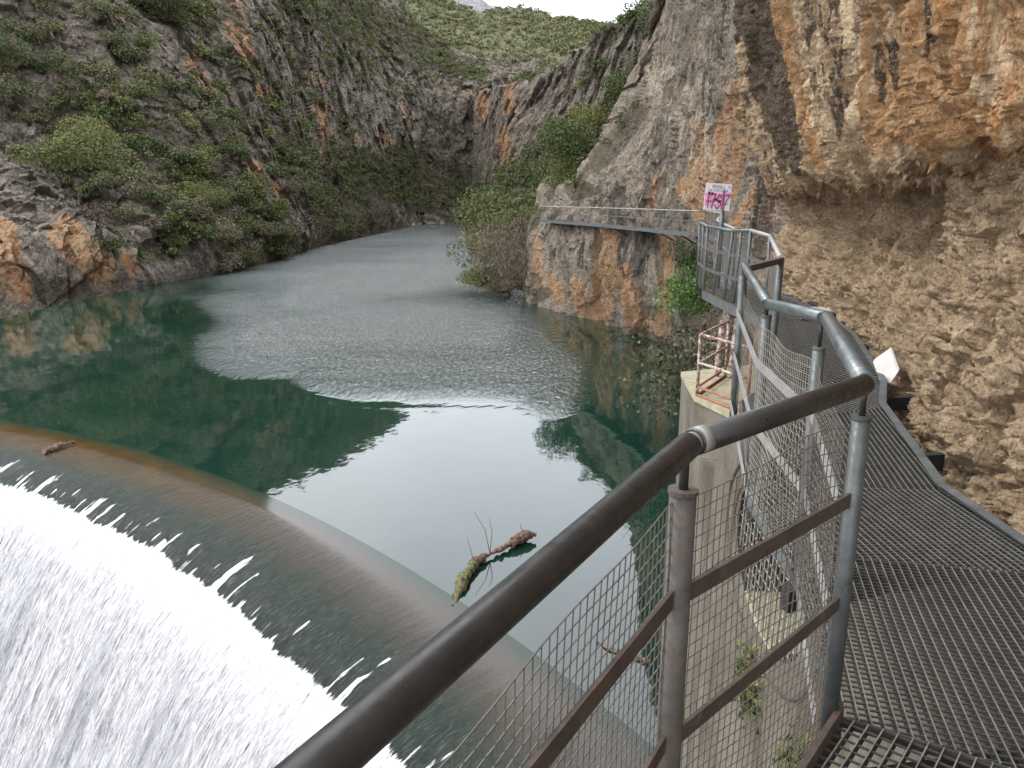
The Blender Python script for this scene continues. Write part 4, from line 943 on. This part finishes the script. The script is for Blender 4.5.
kinds = {
    'evergreen_shrub': (M_leaf, .42, 'dark green rounded evergreen shrub rooted in the rocky valley side', 'evergreen shrubs on the valley sides'),
    'olive_shrub': (M_olive, .45, 'dull olive grey scrubby shrub rooted in the rocky valley side', 'olive grey shrubs on the valley sides'),
    'bright_shrub': (M_leaf, .78, 'fresh yellow-green leafy shrub rooted in the rocky valley side', 'yellow-green shrubs on the valley sides'),
    'bare_shrub': (M_dry, .5, 'leafless pinkish brown shrub near the foot of the valley side', 'leafless shrubs on the valley sides')}
protos = {k: [shrub_mesh(k, v[0], 100+i*7+len(k), 1000 if k != 'bare_shrub' else 1200, .10 if k != 'bare_shrub' else .085, 7+i % 3, .78, v[1]) for i in range(6)] for k, v in kinds.items()}
def scatter(name, count, zone, rlo, rhi, seed, minveg=.3, power=1.3):
    """points on the displaced rock where the vegetation attribute allows"""
    out = []; R = np.random.default_rng(seed)
    for (G, A, px, py, n) in PATCH[name]:
        du = np.linalg.norm(np.gradient(G, axis=1), axis=-1); dv = np.linalg.norm(np.gradient(G, axis=0), axis=-1)
        w = du*dv*np.clip(A-minveg, 0, 1)**power*zone(px, py, G)
        w = w.ravel(); w = w/w.sum(); idx = R.choice(len(w), count, p=w)
        P_ = G.reshape(-1, 3)[idx]; pp = np.stack([px.ravel()[idx], py.ravel()[idx]], 1)
        r = R.uniform(0, 1, count)**1.8*(rhi-rlo)+rlo
        out.append((P_, r, pp))
    return out[0]
inframe = lambda px, py, G: ((px > -40) & (px < 1060) & (py > -60) & (G[..., 2] > WZ+.2)).astype(float)
allb = []
def collect(name, count, rlo, rhi, seed, mix, minveg=.3, power=1.3, zone=inframe):
    P_, r, pp = scatter(name, count, zone, rlo, rhi, seed, minveg, power); R = np.random.default_rng(seed+1)
    low = np.clip((WZ+9-P_[:, 2])/9, 0, 1)
    for i in range(count):
        u = R.random(); acc = 0; m2 = dict(mix); m2['bare_shrub'] = mix['bare_shrub']*(1+6*low[i]); tot = sum(m2.values()); k = 'olive_shrub'
        for kk, vv in m2.items():
            acc += vv/tot
            if u < acc: k = kk; break
        if P_[i, 1] > 55: allb.append((P_[i], r[i], k, r[i]/P_[i, 1], R.integers(6), R.uniform(0, 6.28)))
collect('left_hillside', 8500, .45, 2.0, 1, {'evergreen_shrub': .40, 'olive_shrub': .38, 'bright_shrub': .08, 'bare_shrub': .05}, .27, 1.1)
collect('right_hillside', 2800, .5, 1.7, 2, {'evergreen_shrub': .58, 'olive_shrub': .22, 'bright_shrub': .07, 'bare_shrub': .02}, .3, 1.2)
collect('catwalk_cliff', 130, .3, .9, 3, {'evergreen_shrub': .5, 'olive_shrub': .35, 'bright_shrub': .1, 'bare_shrub': .05}, .4, 1.3, lambda px, py, G: inframe(px, py, G)*(py < 214))
allb.sort(key=lambda b: -b[3])
for (p, r, k, q, vi, rz) in allb[:290]:
    o = bpy.data.objects.new(k, protos[k][int(vi)]); COL.objects.link(o); o.location = (p[0], p[1], p[2]-.15*r); o.rotation_euler = (0, 0, rz); o.scale = (r*1.15, r*1.15, r*1.1)
    tag(o, kinds[k][2], kinds[k][0] if False else 'shrub', kinds[k][3])
small = {k: [] for k in kinds}
R = np.random.default_rng(55)
for (p, r, k, q, vi, rz) in allb[290:]: small[k].append((p, r))
for k, L_ in small.items():
    if not L_: continue
    VV, TT = [], []
    for p, r in L_:
        m_ = int(90+45*r); c, tl = bush_centres(R, m_, 5, .8); V, _, T = leaf_cloud(c, .20, R, kinds[k][1]+R.uniform(-.15, .15)+tl+R.uniform(-.2, .2, m_)); VV.append(V*r+p-np.array([0, 0, .15*r])); TT.append(T)
    V = np.concatenate(VV); o = link({'evergreen_shrub': 'evergreen_scrub', 'olive_shrub': 'olive_scrub', 'bright_shrub': 'bright_green_scrub', 'bare_shrub': 'leafless_scrub'}[k], np_mesh('scrub', V, np.arange(len(V)).reshape(-1, 3), kinds[k][0], False, {'tint': np.concatenate(TT)}), kind='stuff')
# far hill: low maquis
P_, r, pp = scatter('far_hillside', 7500, lambda px, py, G: ((px > 250) & (px < 680) & (py < 110) & (py > -60)).astype(float), 1.0, 3.2, 9, .1, .6)
VV, TT = [], []
for i in range(len(P_)):
    m_ = 30; c, tl = bush_centres(R, m_, 3, .8); V, _, T = leaf_cloud(c, .42, R, .45+R.uniform(-.35, .35)+R.uniform(-.15, .15, m_)); VV.append(V*r[i]+P_[i]); TT.append(T)
V = np.concatenate(VV); link('maquis_scrub', np_mesh('scrub', V, np.arange(len(V)).reshape(-1, 3), M_maquis, False, {'tint': np.concatenate(TT)}), kind='stuff')

# big shrubs that can be told apart
def big_bush(name, px, py, fwd, r, mat, base, label, n_=6500, size=.048, flat=.8, sq=(1, 1, 1), cat='shrub', stems=True, seed=0):
    p = at(px, py, fwd); e = empty(name, p, label, cat); R2 = np.random.default_rng(seed+int(px))
    c, tl = bush_centres(R2, n_, 16, flat); V, Fc, T = leaf_cloud(c, size , R2, base+tl+R2.uniform(-.2, .2, n_)); V = V*r*np.array(sq)
    link('foliage', np_mesh('foliage', V, Fc, mat, False, {'tint': T}), e)
    if stems:
        me = limbs_mesh('stem', seed+3, M_dry, r*1.1*sq[2], .6, 3, .035*r, 2); link('stem', me, e)
    return e
big_bush('waterside_shrub', 487, 262, 76, 3.6, M_olive, .55, 'broad olive shrub at the water end of the leafy point', flat=.95, seed=1)
big_bush('waterside_shrub', 500, 232, 82, 4.2, M_leaf, .55, 'green shrub high on the leafy point, left of the catwalk end', seed=2)
big_bush('waterside_shrub', 486, 286, 72, 2.2, M_leaf, .62, 'low green shrub overhanging the water at the tip of the point', seed=3)
big_bush('waterside_shrub', 524, 240, 74, 3.0, M_leaf, .7, 'yellowish green shrub under the end of the catwalk', seed=4)
big_bush('waterside_shrub', 520, 288, 68, 2.0, M_dry, .4, 'reddish brown dry shrub at the foot of the leafy point', seed=5)
big_bush('waterside_shrub', 541, 296, 65.5, 1.2, M_leaf, .4, 'small dark shrub where the leafy point meets the bare cliff', seed=6)
big_bush('waterside_shrub', 503, 292, 70, 1.7, M_olive, .2, 'grey-green shrub low on the point above pale stones', seed=16)
big_bush('cliff_tree', 585, 165, 70, 3.4, M_leaf, .25, 'dark rounded tree on the ledge above the catwalk', cat='tree', seed=7, flat=1)
big_bush('cliff_tree', 567, 190, 69, 2.6, M_leaf, .45, 'mid green tree on the slope just above the catwalk end', cat='tree', seed=8, flat=1)
big_bush('cliff_tree', 668, 34, 80, 2.6, M_leaf, .1, 'very dark tree high on the right slope against the grey face', cat='tree', seed=9, flat=1.1)
big_bush('cliff_tree', 628, 98, 86, 2.8, M_leaf, .4, 'large mid green tree halfway up the right slope', cat='tree', seed=10, flat=1)
big_bush('cliff_tree', 604, 132, 86, 2.8, M_leaf, .62, 'bright green tree below the large tree on the right slope', cat='tree', seed=11, flat=.9)
big_bush('fig_bush', 694, 312, 31, 1.25, M_ivy, .55, 'bright green leafy bush clinging to the cliff beneath the lookout', 3200, .075, 1.0, seed=12, sq=(.95, .9, 1.15))
big_bush('ivy_bush', 690, 268, 32, .95, M_leaf, .15, 'dark ivy-like bush on the cliff above the bright green bush', 2500, .075, 1.0, seed=13, sq=(.8, .8, 1.1))
big_bush('slope_tree', 62, 165, 76, 3.2, M_leaf, .45, 'wide dark green tree at the left between grey rock walls', cat='tree', seed=14, flat=.85, sq=(1.25, 1, 1))
big_bush('slope_tree', 88, 146, 79, 2.6, M_leaf, .8, 'bright yellow-green tree beside the wide dark tree at the left', cat='tree', seed=15, flat=.8)
big_bush('slope_tree', 12, 62, 92, 3.0, M_leaf, .5, 'dark green tree at the far left high on the slope', cat='tree', seed=17)
big_bush('slope_tree', 165, 10, 120, 4.0, M_leaf, .4, 'dark green tree near the top of the left rock face', cat='tree', seed=18)
big_bush('slope_tree', 205, 205, 92, 2.6, M_leaf, .75, 'bright green tree low on the left slope above the water', cat='tree', seed=19)
big_bush('slope_tree', 232, 258, 96, 1.9, M_leaf, .7, 'green bush at the waterline of the left bank', cat='shrub', seed=20)
def bare_tree(name, px, py, fwd, h, label, seed, mat=None, n_=1500, twig=.05):
    p = at(px, py, fwd); e = empty(name, p, label, 'tree'); link('trunk', limbs_mesh('trunk', seed, mat or M_dry, h, .75, 5, h*.016, 2), e)
    R2 = np.random.default_rng(seed); c = R2.normal(size=(n_, 3))*np.array([.26, .26, .22])+np.array([0, 0, .62]); d = R2.normal(size=(n_, 3))*.5+np.array([0, 0, .8]); d /= np.linalg.norm(d, axis=1, keepdims=True)
    s_ = np.cross(d, R2.normal(size=(n_, 3))); s_ /= np.linalg.norm(s_, axis=1, keepdims=True); L = R2.uniform(.06, .16, (n_, 1)); w = .004
    V = np.stack([c-s_*w, c+s_*w, c+d*L], 1).reshape(-1, 3)*h
    link('twigs', np_mesh('twigs', V, np.arange(len(V)).reshape(-1, 3), mat or M_dry, False, {'tint': np.repeat(R2.uniform(.2, .9, n_), 3)}), e); return e
bare_tree('bare_tree', 510, 296, 70, 6.3, 'large leafless brown tree on the point left of the bare cliff', 31, n_=3200)
bare_tree('bare_tree', 527, 294, 67, 5.0, 'smaller leafless tree against the foot of the bare cliff', 32)
for i, (x, y, f_, h_, lb) in enumerate(((285, 262, 116, 5, 'spreading leafless tree on the left bank, nearest of the bare bank trees'), (318, 248, 140, 6, 'reddish leafless tree in the little bay of the left bank'), (352, 238, 180, 8, 'pale pinkish leafless tree on the left bank beside dark green scrub'), (376, 232, 212, 10, 'tallest pale leafless tree at the end of the left bank'), (402, 226, 262, 8, 'leafless tree at the far bank, just left of the boom'))):
    bare_tree('bare_tree', x, y, f_, h_, lb, 40+i, n_=1600)
# tangle of branches hanging under the lookout
e = empty('bramble_tangle', at(690, 372, 27), 'grey tangle of bare brambles on the bank below the bright bush', 'bramble'); rd = random.Random(3); mb = MB()
for k in range(130):
    p = Vector((rd.uniform(-1.5, 1.6), rd.uniform(-1, 2), rd.uniform(-1.3, 1.6))); pts = [p]
    d = Vector((rd.uniform(-1, 1), rd.uniform(-.4, .4), rd.uniform(-.6, .6))).normalized()
    for j in range(5): d = (d+Vector((rd.uniform(-.4, .4), rd.uniform(-.4, .4), rd.uniform(-.5, .3)))).normalized(); pts.append(pts[-1]+d*rd.uniform(.15, .4))
    mb.tube([q+Vector(e.location) for q in pts], [.018, .015, .012, .01, .007, .004], 4, False)
o = mb.build('canes', M_post, e)
R2 = np.random.default_rng(9); c = R2.normal(size=(1500, 3))*np.array([.9, .7, .8]); V, Fc, T = leaf_cloud(c, .14, R2, R2.uniform(.1, .6, 1500)); link('leaves', np_mesh('leaves', V, Fc, M_olive, False, {'tint': T}), e)
# mossy tufts on the concrete face
for i, (f_, z_, s_, lb) in enumerate(((5.0, -2.75, .30, 'green weed tuft growing from the concrete face behind the lower flat bar'), (4.4, -2.9, .38, 'rusty green weed clump hanging on the concrete low in the frame'), (6.6, -2.95, .26, 'small dark weed tuft beside a crack in the concrete wall'))):
    p = wp(f_, z_, -.05); e = empty('wall_weed', p, lb, 'weed'); R2 = np.random.default_rng(70+i); c = R2.normal(size=(420, 3))*np.array([.25, .9, .9])*s_*.6; V, Fc, T = leaf_cloud(c, .07, R2, R2.uniform(.2, 1, 420)); link('leaves', np_mesh('leaves', V, Fc, M_leaf if i != 1 else M_olive, False, {'tint': T}), e)
